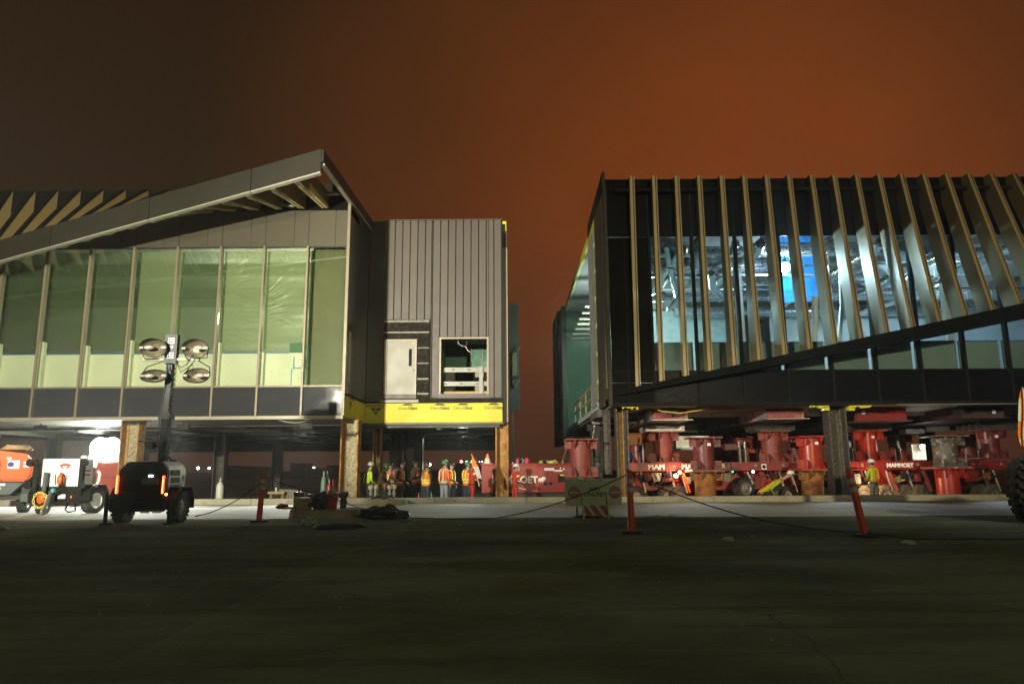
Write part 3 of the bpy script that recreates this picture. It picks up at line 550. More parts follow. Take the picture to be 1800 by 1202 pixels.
# black membrane round the door: boards, strips and tape seams
B('membrane', M['member'], LB, (wx(676), WY + .03, zb0), (xmem - .02, WY + .058, zmem))
for py0, py1, px0, px1 in ((562, 566, 675, 757), (582, 585, 675, 756), (610, 612, 735, 756), (637, 639, 735, 756), (664, 667, 735, 756), (690, 693, 735, 756)):
    B('seam_tape', M['seam'], LB, (wx(px0), WY + .018, wz(py1)), (wx(px1), WY + .029, wz(py0)))
for py0, py1, px0, px1 in ((568, 580, 677, 752), (596, 606, 738, 745), (596, 606, 747, 754), (614, 630, 738, 753), (641, 650, 738, 745), (641, 650, 747, 754), (653, 662, 738, 754), (668, 684, 738, 745), (668, 684, 747, 754)):
    B('patch', M['member'], LB, (wx(px0), WY + .012, wz(py1)), (wx(px1), WY + .029, wz(py0)), bevel=.004)
B('edge_angle', M['dmull'], LB, (xmem - .05, WY - .01, zb0), (xmem - .012, WY + .03, zmem + .015))
# door
dx0, dx1, dz0, dz1 = wx(677), wx(733.5), wz(693), wz(596)
MB().box((dx0, WY - .03, dz0), (dx0 + .11, WY + .055, dz1 - .0)).box((dx1 - .06, WY - .03, dz0), (dx1, WY + .055, dz1)).box((dx0 + .111, WY - .028, dz1 - .08), (dx1 - .061, WY + .055, dz1)).build('door_frame', M['frame'], LB)
dr = B('door', M['door'], LB, (dx0 + .115, WY + .0, dz0 + .01), (dx1 - .065, WY + .04, dz1 - .085))
B('vision_slit', M['spandR'], dr, (wx(720), WY - .008, wz(643)), (wx(725), WY - .001, wz(613)))
MB().cyl((wx(729), WY - .001, wz(650)), (wx(729), WY - .05, wz(650)), .018, 10).build('knob', M['dmull'], dr)
MB().ball((wx(727), WY - .005, wz(603)), (.02, .006, .02), 8, 4).build('sticker', M['label'], dr)
B('base_trim', M['clad'], LB, (wx(675), WY - .04, wz(700)), (wx(734), WY + .03, wz(693) - .004))
B('base_trim', M['clad'], LB, (wx(770), WY - .04, wz(700)), (wx(861), WY + .03, wz(692) - .004))
B('flashing', M['member'], LB, (-5.06, WY - .02, wz(708)), (-.38, WY + .05, wz(700.6)))
B('flashing', M['door'], LB, (wx(672), WY - .03, wz(707)), (wx(738), WY - .021, wz(702)))
# wing window with temporary guard rail
fr = MB(); t = .07
fr.box((xw0, WY - .05, zwb), (xw0 + t, WY + .14, zwin)).box((xw1 - t, WY - .05, zwb), (xw1, WY + .14, zwin)).box((xw0 + t + .001, WY - .048, zwin - t), (xw1 - t - .001, WY + .14, zwin - .001))
wf = fr.build('window_frame', M['frame'], LB)
for py0, py1 in ((644, 652.5), (669, 677)):
    rl = B('guard_rail', M['stud'], LB, (wx(779), WY + .3, wz(py1)), (wx(856), WY + .36, wz(py0)))
    for px in ((796, 824) if py0 < 650 else (783, 811, 838)): B('slot', M['groove'], rl, (wx(px - 2), WY + .292, wz(py0 + 5.2)), (wx(px + 2), WY + .2995, wz(py0 + 3.2)))
B('guard_post', M['stud'], LB, (wx(842), WY + .2, wz(692)), (wx(848.5), WY + .285, wz(643)))
B('toe_board', M['timber'], LB, (wx(779), WY + .3, wz(692)), (wx(858), WY + .35, wz(686.5)))
B('room_wall', M['greenw'], LB, (-2.9, 31.2, wz(628)), (-.45, 31.3, 9)); B('room_wall', M['greenw'], LB, (-3.0, 28.3, 3.6), (-2.9, 31.19, 9))
B('room_ceiling', M['intd'], LB, (-3.0, 28.2, 6.5), (-.35, 31.19, 6.6)); B('room_floor', M['intd'], LB, (-3.0, 28.2, 3.5), (-.35, 34, 3.58))
B('room_jamb', M['door'], LB, (-1.62, 31.2, 3.6), (-1.25, 31.3, wz(632))); B('room_jamb', M['intd'], LB, (-2.9, 31.2, 3.6), (-2.55, 31.3, wz(634)))
B('dark_door', M['dark'], LB, (-2.5, 31.5, 3.6), (-1.7, 31.56, 5.7)); B('inner_glass', M['teal'], LB, (-1.1, 31.6, 4.0), (-.45, 31.64, 5.0))
for x in (-2.2, -1.8, -1.3, -.85): B('stud', M['stud'], LB, (x, 31.14, 5.72), (x + .035, 31.19, 6.5))
MB().tube([at(804, 596, 28.6), at(806, 604, 28.6), at(812, 608, 28.6), at(819, 609, 28.6), at(821, 600, 28.6)], .010, 5).build('hanging_wire', M['steel'], LB)
MB().tube([at(819, 609, 28.6), at(822, 616, 28.6), at(827, 619, 28.6)], .010, 5).build('hanging_wire', M['steel'], LB)
# yellow sheathing with its print
yz0, yz1 = 2.90, wz(708.5)
yb = [B('sheathing_board', M['yellow'], LB, (-5.70, WY - .025, yz0), (wx(672) - .003, WY + .02, yz1)), B('sheathing_board', M['yellow'], LB, (wx(672) + .003, WY - .025, yz0), (wx(796) - .003, WY + .02, yz1)), B('sheathing_board', M['yellow'], LB, (wx(796) + .003, WY - .025, yz0), (-.39, WY + .02, yz1))]
yr = [B('sheathing_board', M['yellow'], LB, (-5.75, 24.62, yz0), (-5.705, 26.3, yz1 - .02)), B('sheathing_board', M['yellow'], LB, (-5.75, 26.33, yz0), (-5.705, 27.96, yz1 - .02))]
def logo(par, c, s, flip=1, plane='y', d=.03):
    mk = lambda u, v, o=0: (c[0] + u * s, c[1] - .004 - o, c[2] + v * s * flip) if plane == 'y' else (c[0] + .004 + o, c[1] + u * s, c[2] + v * s * flip)
    nrm_ = (0, -.003, 0) if plane == 'y' else (.003, 0, 0)
    MB().prism([mk(-1, .8), mk(1, .8), mk(.08, -.42), mk(-.08, -.42)], nrm_).build('triangle_mark', M['print_'], par)
    MB().prism([mk(.5 * math.cos(q / 14 * 2 * math.pi), .33 + .36 * math.sin(q / 14 * 2 * math.pi), .004) for q in range(14)], nrm_).build('triangle_mark', M['yellow'], par)
    rot = (90, 0, 0) if plane == 'y' else (90, 0, 90)
    text('lettering', 'GP', M['print_'], par, mk(0, .33, .008), .72 * s, rot, .002, bold=.006)
for px, par in ((717, yb[1]), (773.5, yb[1]), (814, yb[2]), (868, yb[2])):
    text('lettering', 'Dens', M['print_'], par, (wx(px, 717) - .005, WY - .028, wz(717)), .17, align='RIGHT', depth=.003)
    text('lettering', 'Glass', M['print_'], par, (wx(px, 717), WY - .028, wz(717)), .17, align='LEFT', depth=.003, bold=.0045)
    text('lettering', 'Sheathing', M['printf'], par, (wx(px, 722.5), WY - .028, wz(722.5)), .07, depth=.003)
    MB().box((wx(px - 11, 728), WY - .0285, wz(729)), (wx(px + 11, 728), WY - .0265, wz(727.4))).build('print_line', M['printf'], par)
    MB().prism([(wx(px - 11, 710), WY - .027, wz(712.2)), (wx(px - 5, 710), WY - .027, wz(709.2)), (wx(px + 5, 710), WY - .027, wz(709.2)), (wx(px + 11, 710), WY - .027, wz(712.2))], (0, -.002, 0)).build('triangle_mark', M['print_'], par)
text('lettering', 'DensGlass', M['print_'], yb[0], (wx(659, 713), WY - .028, wz(713)), .16, rot=(-90, 0, 180), depth=.003, bold=.003)
logo(yb[0], (wx(661, 724), WY - .026, wz(724)), .21, 1)
text('lettering', 'DensGlass', M['print_'], yr[0], (-5.702, 25.6, wz(712)), .17, rot=(-90, 0, -90), depth=.003, bold=.003)
logo(yr[0], (-5.704, 25.35, wz(725)), .24, 1, 'x')
# cut end of the wing
B('end_post', M['darkg'], LB, (-.36, WY + .0, 2.85), (-.25, WY + .5, 10.9)); B('end_stud', M['frame'], LB, (-.245, WY + .1, 2.9), (-.17, WY + .3, 10.55))
B('end_block', M['yellow'], LB, (-.355, WY + .05, 10.62), (-.20, WY + .3, 11.03)); B('end_patch', M['dark'], LB, (-.355, WY - .05, 9.9), (-.22, WY - .001, 10.5))
B('end_wall', M['darkg'], LB, (-.5, 28.6, 3.0), (-.28, 45.9, 10.9))
B('tail_panel', M['dimg'], LB, (-.16, 39.9, 7.6), (.36, 40.0, 10.35)); B('tail_panel', M['corner'], LB, (.02, 39.86, 5.6), (.26, 39.98, 7.55)); B('tail_panel', M['slate'], LB, (-.16, 40.02, 4.3), (.40, 40.1, 7.58))
for z in (6.9, 5.1): MB().bar((-.1, 39.7, z), (.47, 39.6, z + .95), .05, .05).build('strut', M['stud'], LB)
MB().bar((-.14, 39.8, 6.15), (.38, 39.8, 6.2), .14, .08).bar((-.14, 39.8, 6.0), (.38, 39.8, 6.1), .05, .05).build('rail_bundle', M['beam'], LB)
MB().tube([(.0, 39.8, 4.2), (.02, 39.8, 2.5), (-.02, 39.8, .3)], .06).build('drain_pipe', M['strap'], LB)

# ------------------------------------------------------------------ right half, carried by the transporters
RB = thing('terminal_building', (11, 24.5, 3.18), 'right half of the split terminal with slanted metal fins, raised on red transporter stands', 'building', 'halves of the terminal')
dz = .31; RX0 = 3.36
rz = lambda py: at(1500, py, FY).z
zB, zS, zH, zT = 3.20, rz(650), rz(415), 11.26
mx0 = at(1215.5, 415, FY).x
RXE = [RX0, mx0 - 1.527] + [mx0 + 1.527 * k for k in range(0, 11)]
for k in range(len(RXE) - 1):
    x0, x1 = RXE[k], RXE[k + 1]
    if k == 0:
        xm = (x0 + x1) / 2 - .12
        for a, b in ((x0 + .06, xm - .02), (xm + .02, x1 - .03)):
            B('corner_panel', M['dark'], RB, (a, FY, zB + .08), (b, FY + .05, zS - .4)); B('corner_panel', M['dark'], RB, (a, FY, zS - .385), (b, FY + .05, zH))
        B('panel_joint', M['dmull'], RB, (xm - .02, FY - .02, zB + .08), (xm + .02, FY + .04, zH))
    else:
        B('window_pane', M['glassR'], RB, (x0 + .04, FY + .012, zS + .02), (x1 - .04, FY + .026, zH))
        B('spandrel_panel', M['spandR'], RB, (x0 + .04, FY, zB + .08), (x1 - .04, FY + .05, zS - .02))
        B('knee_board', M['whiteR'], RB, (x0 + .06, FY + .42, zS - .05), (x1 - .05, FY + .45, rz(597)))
        B('tape', M['bluetape'], RB, (x0 + .06, FY + .405, rz(597) - .03), (x1 - .05, FY + .418, rz(597) + .02))
    B('top_panel', M['spandR'], RB, (x0 + .01, FY, zH + .03), (x1 - .01, FY + .05, zT - .02))
    B('transom', M['dmull'], RB, (x0 + .04, FY - .02, zS - .02), (x1 - .04, FY + .10, zS + .02))
    B('sill', M['dmull'], RB, (x0 + .002, FY - .06, zB - .02), (x1 - .002, FY + .1, zB + .08))
for x in RXE[1:]: B('mullion', M['dmull'], RB, (x - .04, FY - .06, zB + .08), (x + .04, FY + .16, zH + .03))
B('sill_trim', M['stud'], RB, (13, FY - .065, zB - .05), (17.2, FY - .02, zB - .022))
B('parapet', M['dark'], RB, (RX0, FY - .03, zT - .02), (RXE[-1], FY + .3, zT + .04))
B('roof', M['dark'], RB, (RX0 + .02, FY + .301, zT - .1), (42, 49, zT + .0))
MB().cyl((RX0 + .3, 24.2, 10.78), (21, 24.2, 10.78), .07, 10).build('fin_tube', M['dmull'], RB)
def beamline(x): return 24.40 - .165 * (x - 4.28), 3.84 + .195 * (x - 4.28)
for k in range(22):
    x = 4.28 + .795 * k; yb_, zb_ = beamline(x); T, F = (24.08, 11.27), (yb_, zb_ - .02)
    y2 = min(yb_ + .64, 24.44); pts = [T, F, (y2, zb_ - .02)]
    if yb_ + .64 < 24.44:
        t_ = (24.44 - .64 - 24.08) / (yb_ - 24.08); pts.append((24.44, 11.27 + (zb_ - 11.27) * t_))
    pts.append((24.44, 11.27)); fin_mesh(RB, x, pts)
bj = [3.42, 8.2, 13.0, 17.8, 22.6]
for a, b in zip(bj, bj[1:]):
    (ya, za), (yb_, zb_) = beamline(a), beamline(b); ha, hb = .17 + .021 * (a - 3.4), .17 + .021 * (b - 3.4); a2, b2 = a + .004, b - .004
    MB().hexa([(a2, ya - .1, za - ha), (b2, yb_ - .1, zb_ - hb), (b2, min(24.43, yb_ + .75), zb_ - hb), (a2, 24.43, za - ha), (a2, ya - .1, za), (b2, yb_ - .1, zb_), (b2, min(24.43, yb_ + .75), zb_), (a2, 24.43, za)]).build('sloped_beam', M['dark'], RB)
# corner and return wall, cut end
MB().hexa([(3.26, 24.40, 11.0), (3.36, 24.40, 11.0), (3.36, 29.6, 10.75), (3.26, 29.6, 10.75), (3.26, 24.40, 11.56), (3.36, 24.40, 11.56), (3.36, 29.6, 11.35), (3.26, 29.6, 11.35)]).build('corner_fascia', M['fascia'], RB)
B('corner_post', M['fascia'], RB, (3.27, 24.42, zB - .02), (3.40, 24.55, 11.0))
for y0, y1 in ((24.56, 25.9), (25.92, 27.3)): B('return_panel', M['panel'], RB, (3.28, y0, zB + (.25 if y0 < 25 else .1)), (3.34, y1, 10.9))
B('return_trim', M['mull'], RB, (3.25, 24.72, zB + .6), (3.279, 24.9, 10.7))
MB().bar((3.24, 24.7, 4.35), (3.22, 26.9, 4.05), .02, .02).build('loose_cable', M['strap'], RB)
B('end_sheathing', M['mintw'], RB, (3.30, 27.32, 3.7), (3.38, 28.3, 10.85))
for i in range(6): B('patch', M['white'], RB, (3.285, 27.5 + .1 * (i % 2), 4.3 + i * 1.1), (3.299, 27.75 + .1 * (i % 2), 4.45 + i * 1.1))
for y0, y1 in ((28.32, 28.9), (28.93, 29.5), (29.53, 30.1)): B('stud_panel', M['lilac'], RB, (3.31, y0, 3.55), (3.40, y1, 10.6))
for y in (28.9, 29.5): B('end_stud', M['stud'], RB, (3.27, y, 3.6), (3.305, y + .05, 10.4))
B('edge_strip', M['yellow'], RB, (3.28, 27.0, 10.62), (3.42, 33.0, 10.95)); B('edge_strip', M['mintw'], RB, (3.30, 33.01, 10.7), (3.42, 46, 10.95))
B('end_floor', M['intw'], RB, (3.30, 27.2, 3.3), (4.2, 45, 3.5)); B('end_floor_edge', M['soffit'], RB, (3.20, 27.2, 3.02), (3.6, 29.8, 3.29))
B('end_wall', M['greenw'], RB, (5.0, 30.5, 3.5), (5.15, 44, 8.0)); B('end_wall', M['greenw'], RB, (3.38, 44, 3.5), (5.0, 44.15, 10.74)); B('end_wall', M['dimg'], RB, (5.0, 30.5, 8.0), (5.15, 44, 10.74))
for i in range(7): B('ceiling_slat', M['trim'], RB, (3.45, 33 + i * 1.4, 8.6), (4.9, 33.3 + i * 1.4, 8.65))
gr_ = MB()
for z in (4.1, 4.6): gr_.bar((3.45, 31.2, z), (3.45, 40, z), .05, .09)
for y in (31.4, 34, 37, 39.8): gr_.bar((3.46, y, 3.5), (3.46, y, 4.7), .06, .06)
gr_.build('guard_rail', M['timber'], RB)
B('far_frame', M['fargreen'], RB, (3.05, 43.5, 3.0), (3.36, 46.0, 11.0)); B('far_frame', M['dark'], RB, (2.95, 46.0, 2.6), (3.25, 48.6, 11.25)); B('far_frame', M['dark'], RB, (2.9, 48.9, 2.6), (3.25, 50.5, 11.25)); B('far_frame', M['dark'], RB, (2.9, 48.6, 10.4), (3.25, 48.9, 11.25)); B('far_frame', M['dark'], RB, (2.9, 48.6, 2.6), (3.25, 48.9, 3.0))
# hall interior seen through the glass
B('hall_floor', M['intd'], RB, (3.45, FY + .2, 3.45), (42, 48, 3.6)); B('hall_ceiling', M['intd'], RB, (3.45, FY + .15, 10.75), (42, 48, 10.85))
B('hall_wall', M['intw'], RB, (5.2, 46, 3.6), (42, 46.2, 10.7)); B('hall_wall', M['intw'], RB, (41.8, FY + .3, 3.6), (42, 45.9, 10.7)); B('front_wall', M['dark'], RB, (RXE[-1] + .05, FY, 3.2), (42, FY + .2, 11.2))
creased('blue_sheet', M['bluet'], RB, at(1362, 470, 28.6).x, at(1436, 470, 28.6).x, 7.7, 10.6, 28.6, 24, 40, .08, 4)
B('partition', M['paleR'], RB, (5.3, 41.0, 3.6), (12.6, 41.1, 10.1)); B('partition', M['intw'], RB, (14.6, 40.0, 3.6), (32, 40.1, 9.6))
for y in (26.6, 29.0, 31.4, 33.8, 36.2, 38.6, 41, 43.4): B('roof_joist', M['steel'], RB, (5.2, y, 10.2), (36, y + .12, 10.74))
for x in (7.4, 10.0, 12.7, 15.4, 18.1, 21, 24, 27): B('roof_beam', M['beam'], RB, (x, FY + .6, 10.0), (x + .2, 45.9, 10.19))
for y, z, r, x0, x1 in ((27.6, 9.55, .22, 5.6, 21), (30.3, 9.7, .30, 5.6, 11.2), (34.5, 9.4, .26, 6, 33), (39, 9.6, .3, 9, 34)):
    d = MB().cyl((x0, y, z), (x1, y, z), r, 14)
    for q in range(int((x1 - x0) / 1.2)): d.cyl((x0 + .6 + q * 1.2, y, z), (x0 + .66 + q * 1.2, y, z), r + .025, 14)
    d.build('duct', M['galv'], RB, smooth=True)
for x, y0, y1, z, r in ((6.4, 26, 34, 9.1, .2), (9.2, 25.6, 31, 9.2, .18), (13.9, 26, 36, 9.3, .22), (16.4, 25.6, 33, 9.1, .2), (18.9, 26, 38, 9.2, .2)):
    MB().tube([(x + .12 * math.sin(i * 1.3), y0 + (y1 - y0) * i / 9, z + .10 * math.sin(i * .9 + x)) for i in range(10)], r, 10).build('duct', M['foil'], RB, smooth=True)
for (px, py, Y), (qx, qy, Y2), r in (((1172, 430, 26.5), (1190, 520, 31), .13), ((1195, 520, 28), (1176, 545, 30), .10), ((1250, 480, 27), (1268, 520, 29.5), .14), ((1230, 440, 27), (1214, 500, 29), .12), ((1295, 430, 27), (1250, 470, 28), .12), ((1450, 440, 26.4), (1466, 560, 29), .10), ((1440, 470, 27), (1452, 560, 30), .08), ((1530, 450, 26.5), (1500, 480, 29), .12), ((1625, 500, 27), (1660, 480, 27.5), .06), ((1580, 500, 28), (1620, 440, 29), .06), ((1700, 430, 26), (1720, 500, 28), .10)):
    a, b = at(px, py, Y), at(qx, qy, Y2); m_ = (a + b) / 2 + Vector((rng.uniform(-.2, .2), 0, -.15)); MB().tube([a, a.lerp(m_, .6), m_, m_.lerp(b, .4), b], r, 9).build('duct', M['foil'], RB, smooth=True)
for i in range(16):
    x = 5.6 + i * 1.0 + rng.uniform(-.2, .2); y = 26 + rng.uniform(0, 11); MB().cyl((x, y, 8.6 + rng.uniform(0, 1.2)), (x, y, 10.7), .02, 5).build('hanger', M['stud'], RB)
for i in range(12):
    y = 25.6 + i * .9; z = 9.0 + rng.uniform(-.3, .8); x0 = rng.uniform(5.4, 12); MB().cyl((x0, y, z), (x0 + rng.uniform(4, 9), y + rng.uniform(-.6, .6), z + rng.uniform(-.1, .1)), rng.choice((.025, .035, .05)), 6).build('pipe', M[rng.choice(('stud', 'strap', 'galv'))], RB)
for x in (8.8, 12.3, 16.9): B('hall_column', M['intw'], RB, (x, 27.5, 3.6), (x + .25, 27.75, 10.0))
MB().tube([at(1478, 480, 26), at(1480, 540, 26.2), at(1474, 600, 26.3), at(1480, 640, 26.4)], .09, 8).tube([at(1432, 520, 26), at(1434, 570, 26.2), at(1430, 612, 26.3)], .12, 8).build('cable_drop', M['label'], RB)
# soffit, beams and yellow foam
B('soffit', M['soffit'], RB, (3.4, FY + .1, zB - .02), (22, 47.9, zB + .05))
for y in (29, 34, 40): B('soffit_beam', M['beam'], RB, (3.5, y, zB - .35), (21.9, y + .25, zB - .021))
for y in (28.0, 32.0): B('soffit_rib', M['girdw'], RB, (3.5, y, zB - .16), (21.9, y + .12, zB - .021))
for x0, x1 in ((3.75, 4.35), (10.15, 10.85), (11.55, 12.3)):
    y_ = MB(); n = int((x1 - x0) / .06)
    for i in range(n): h = rng.uniform(.03, .11); y_.box((x0 + i * .06, FY + .12, zB - .022 - h), (x0 + i * .06 + .055, FY + .22, zB - .022))
    y_.build('foam_fringe', M['yellow'], RB)
for x in (10.75, 11.62): B('foam_block', M['yellow'], RB, (x - .1, 24.72, zB - .2), (x + .1, 24.95, zB - .022))
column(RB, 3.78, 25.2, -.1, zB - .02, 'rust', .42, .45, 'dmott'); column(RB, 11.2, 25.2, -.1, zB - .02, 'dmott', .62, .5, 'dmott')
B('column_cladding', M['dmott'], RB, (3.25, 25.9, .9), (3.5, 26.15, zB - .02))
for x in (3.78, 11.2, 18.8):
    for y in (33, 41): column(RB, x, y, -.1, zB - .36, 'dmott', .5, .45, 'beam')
MB().tube([at(1130, 712, 25.2) + Vector((0, 0, .0)), at(1165, 723, 25.2), at(1195, 726, 25.2), at(1230, 721, 25.2), at(1262, 710, 25.2)], .016, 5).build('loose_cable', M['chainy'], RB)

# ------------------------------------------------------------------ transporter stands
def stand(x, y, z0, z1, r, mat, label, low=None, zs=None, yaw=0, lug='same', sticker=True, group='tubular stands under the raised hall'):
    """a steel drum between flange plates with gusset lugs; low = a second drum below it, its joint at zs"""
    t = thing('support_stand', (x, y, z0), label, 'stand', group)
    W = r * 1.55
    def drum(za, zb, m, nm, top=True):
        o = MB().cyl((x, y, za + .04), (x, y, zb - .04), r, 28).build(nm, M[m], t, smooth=True)
        for z in (za, zb - .04): B('flange', M[m], t, (x - W, y - W, z), (x + W, y + W, z + .04))
        for s in (-1, 1):
            for z, up in ((za + .04, 1), (zb - .04, -1)):
                h = min(.30, (zb - za) * .28)
                a = (x + s * r * .98, y - r * .55, z); 
                MB().prism([(x + s * r * .86, y - r * .72, z), (x + s * W * .98, y - r * .72, z), (x + s * W * .98, y - r * .72, z + up * h), (x + s * r * .86, y - r * .72, z + up * h)], (0, .04, 0)).build('gusset', M[m], t)
        for s in (-.62, .62):
            for z, up in ((za + .04, 1), (zb - .04, -1)):
                h = min(.30, (zb - za) * .28); MB().prism([(x + s * r, y - r * .80, z), (x + s * r, y - W * .98, z), (x + s * r, y - W * .98, z + up * h * .4), (x + s * r, y - r * .80, z + up * h)], (.03, 0, 0)).build('gusset', M[m], t)
        for s in (-1, 1):
            for z in (za + .14, zb - .14): MB().cyl((x + s * W * .86, y - r * .72 - .004, z), (x + s * W * .86, y - r * .72 + .01, z), .028, 8).build('bolt', M['groove'], t)
    if low: drum(z0, zs - .003, low, 'drum'); drum(zs, z1, mat, 'drum')
    else: drum(z0, z1, mat, 'drum')
    if sticker: B('sticker', M['label'], t, (x + .05, y - r - .006, z1 - .30), (x + .17, y - r + .05, z1 - .2))
    return t
def pz(px, py, Y): return at(px, py, Y).z
YF, YD = 25.9, 27.6                                                 # row on the ground, row on the transporter deck
DK = 1.30
stand(at(1020, 800, 25.6).x, 25.6, pz(1020, 838, 25.6), pz(1020, 772, 25.6), .37, 'pinkr', 'faded pink stand behind the wet concrete sign', sticker=False)
stand(at(1237, 800, YF).x, YF, PIT, pz(1237, 769, YF), .36, 'maroon', 'maroon stand on a rusty orange lower drum', low='rusty', zs=pz(1237, 827, YF))
stand(at(1424, 800, YF).x, YF, PIT, pz(1424, 767, YF), .37, 'scarlet', 'bright scarlet stand on a rusty drum beside the black column', low='rusty', zs=pz(1424, 825, YF))
stand(at(1661, 800, YF).x, YF, PIT, pz(1661, 766, YF), .38, 'peel', 'peeling black and white stand on a red lower drum', low='scarlet', zs=pz(1661, 822, YF), sticker=False)
for px, top, bot, mat, lab in ((1165, 759, 813, 'pinkr', 'worn pink drum stand on the deck under the leftmost girder'), (1356, 758, 813, 'pinkr', 'dull red stand on the deck left of the scarlet stand'), (1523, 757, 810, 'scarlet', 'red stand on the deck right of the black column'), (1738, 756, 806, 'maroon', 'dark stand on the deck nearest the big tyre')):
    stand(at(px, 790, YD).x, YD, pz(px, bot, YD), pz(px, top, YD), .37, mat, lab, sticker=mat != 'pinkr')
    x = at(px, 790, YD).x; z = pz(px, top, YD) + .002
    t = thing('grillage', (x, YD, z), {1165: 'steel grillage pad on the worn pink drum stand', 1356: 'black grillage pad on the dull red stand', 1523: 'black grillage pad on the red stand beside the column', 1738: 'dark grillage pad on the stand nearest the tyre'}[px], 'grillage', 'grillage pads between stands and girders')
    h = .19; m = 'steel' if px == 1165 else 'beam'
    for q in range(4):
        yy = YD - .62 + q * .38
        MB().box((x - .75, yy, z), (x + .72, yy + .13, z + .035)).box((x - .75, yy + .05, z + .036), (x + .72, yy + .08, z + h - .036)).box((x - .75, yy, z + h - .035), (x + .72, yy + .13, z + h)).build('runner', M[m], t)
    for s in (-.70, -.2, .3, .64): B('cross_plate', M[m], t, (x + s, YD - .66, z + .04), (x + s + .05, YD - .625, z + h - .04))
# girders running back under the hall
for i, (x0, x1, py0, mf, ms, yend, lab) in enumerate(((1147, 1210, 739, 'girder', 'girdw', 33, 'leftmost girder with a stained pink end and pale flank'), (1349, 1414, 737, 'girder', 'girdw', 35, 'second girder with a peeling pink end and grey flank'), (1502, 1595, 740, 'deck', 'girdd', 36, 'crimson girder right of the black column'), (1690, 1766, 735, 'girdd', 'girdd', 36, 'dark red girder at the far right'))):
    Y0 = 25.7; a, b = at(x0, py0, Y0), at(x1, py0, Y0); t = thing('girder', ((a.x + b.x) / 2, Y0, a.z), lab, 'girder', 'box girders under the raised hall')
    B('end_plate', M[mf], t, (a.x + .01, Y0, a.z + .03), (b.x - .01, Y0 + .04, 3.15)); B('web', M[ms], t, (a.x + .02, Y0 + .041, a.z + .03), (b.x - .02, yend, 3.15)); B('flange', M['steel' if i < 2 else 'girdd'], t, (a.x - .06, Y0 - .12, a.z), (b.x + .14, yend, a.z + .028))
    for q in range(1, 5): B('stiffener', M[mf], t, (a.x - .012, Y0 + q * 1.5, a.z + .031), (a.x + .018, Y0 + q * 1.5 + .06, 3.14))
    if i >= 2: B('sticker', M['label'], t, (a.x + .28 if i == 2 else b.x - .42, Y0 - .006, 2.93), ((a.x + .28 if i == 2 else b.x - .42) + .13, Y0 + .001, 3.06))
    if i == 0: MB().tube([at(1127, 731, 30), at(1131, 728, 29.6), at(1136, 729, 29.2)], .03, 5).build('paint_mark', M['label'], t)
# cross pieces between
def crossbar(px0, px1, py0, py1, Y, mat, lab, d=.5):
    a, b = at(px0, py1, Y), at(px1, py0, Y); t = thing('spreader_beam', ((a.x + b.x) / 2, Y, a.z), lab, 'beam')
    B('web', M[mat], t, (a.x, Y, a.z), (b.x, Y + d, b.z)); B('flange', M[mat], t, (a.x - .05, Y - .08, a.z - .04), (b.x + .05, Y + d + .1, a.z - .002)); B('flange', M[mat], t, (a.x - .05, Y - .08, b.z + .002), (b.x + .05, Y + d + .1, b.z + .04))
crossbar(1189, 1243, 768, 789, 28.2, 'bright', 'pale worn beam behind the maroon stand')
crossbar(1098, 1128, 763, 781, 30, 'rusty', 'rusty beam behind the leftmost column of the raised hall')
crossbar(1192, 1224, 748, 758, 28.6, 'dmott', 'black lettered beam end between the two left girders')
crossbar(1275, 1302, 782, 789, 28.5, 'maroon', 'short maroon block between the maroon and dull red stands')
crossbar(1296, 1322, 771, 789, 28.8, 'maroon', 'maroon jack block left of the dull red stand')
crossbar(1505, 1530, 796, 812, 29, 'pinkr', 'faded block behind the red stand')
for px0, px1, py0, py1, lab in ((1592, 1625, 754, 762, 'pale packing plate left of the peeling stand'), (1640, 1669, 749, 758, 'pale packing plate above the peeling stand'), (1773, 1798, 743, 751, 'pale packing plate above the big tyre')):
    a, b = at(px0, py1, 30), at(px1, py0, 30); t = B('packing_plate', M['bright'], None, (a.x, 30, a.z), (b.x, 30.5, b.z)); tag(t, lab, 'plate', 'packing plates under the soffit')
a, b = at(1250, 790, 33), at(1305, 770, 33); t = MB().mi(0).box((a.x, 33, .3), (b.x + 1, 35, b.z)).mi(1).box((a.x + .1, 32.98, .5), (b.x, 32.999, .6)).build('site_container', [M['orange'], M['groove']]); tag(t, 'orange container far behind the maroon stand', 'container')
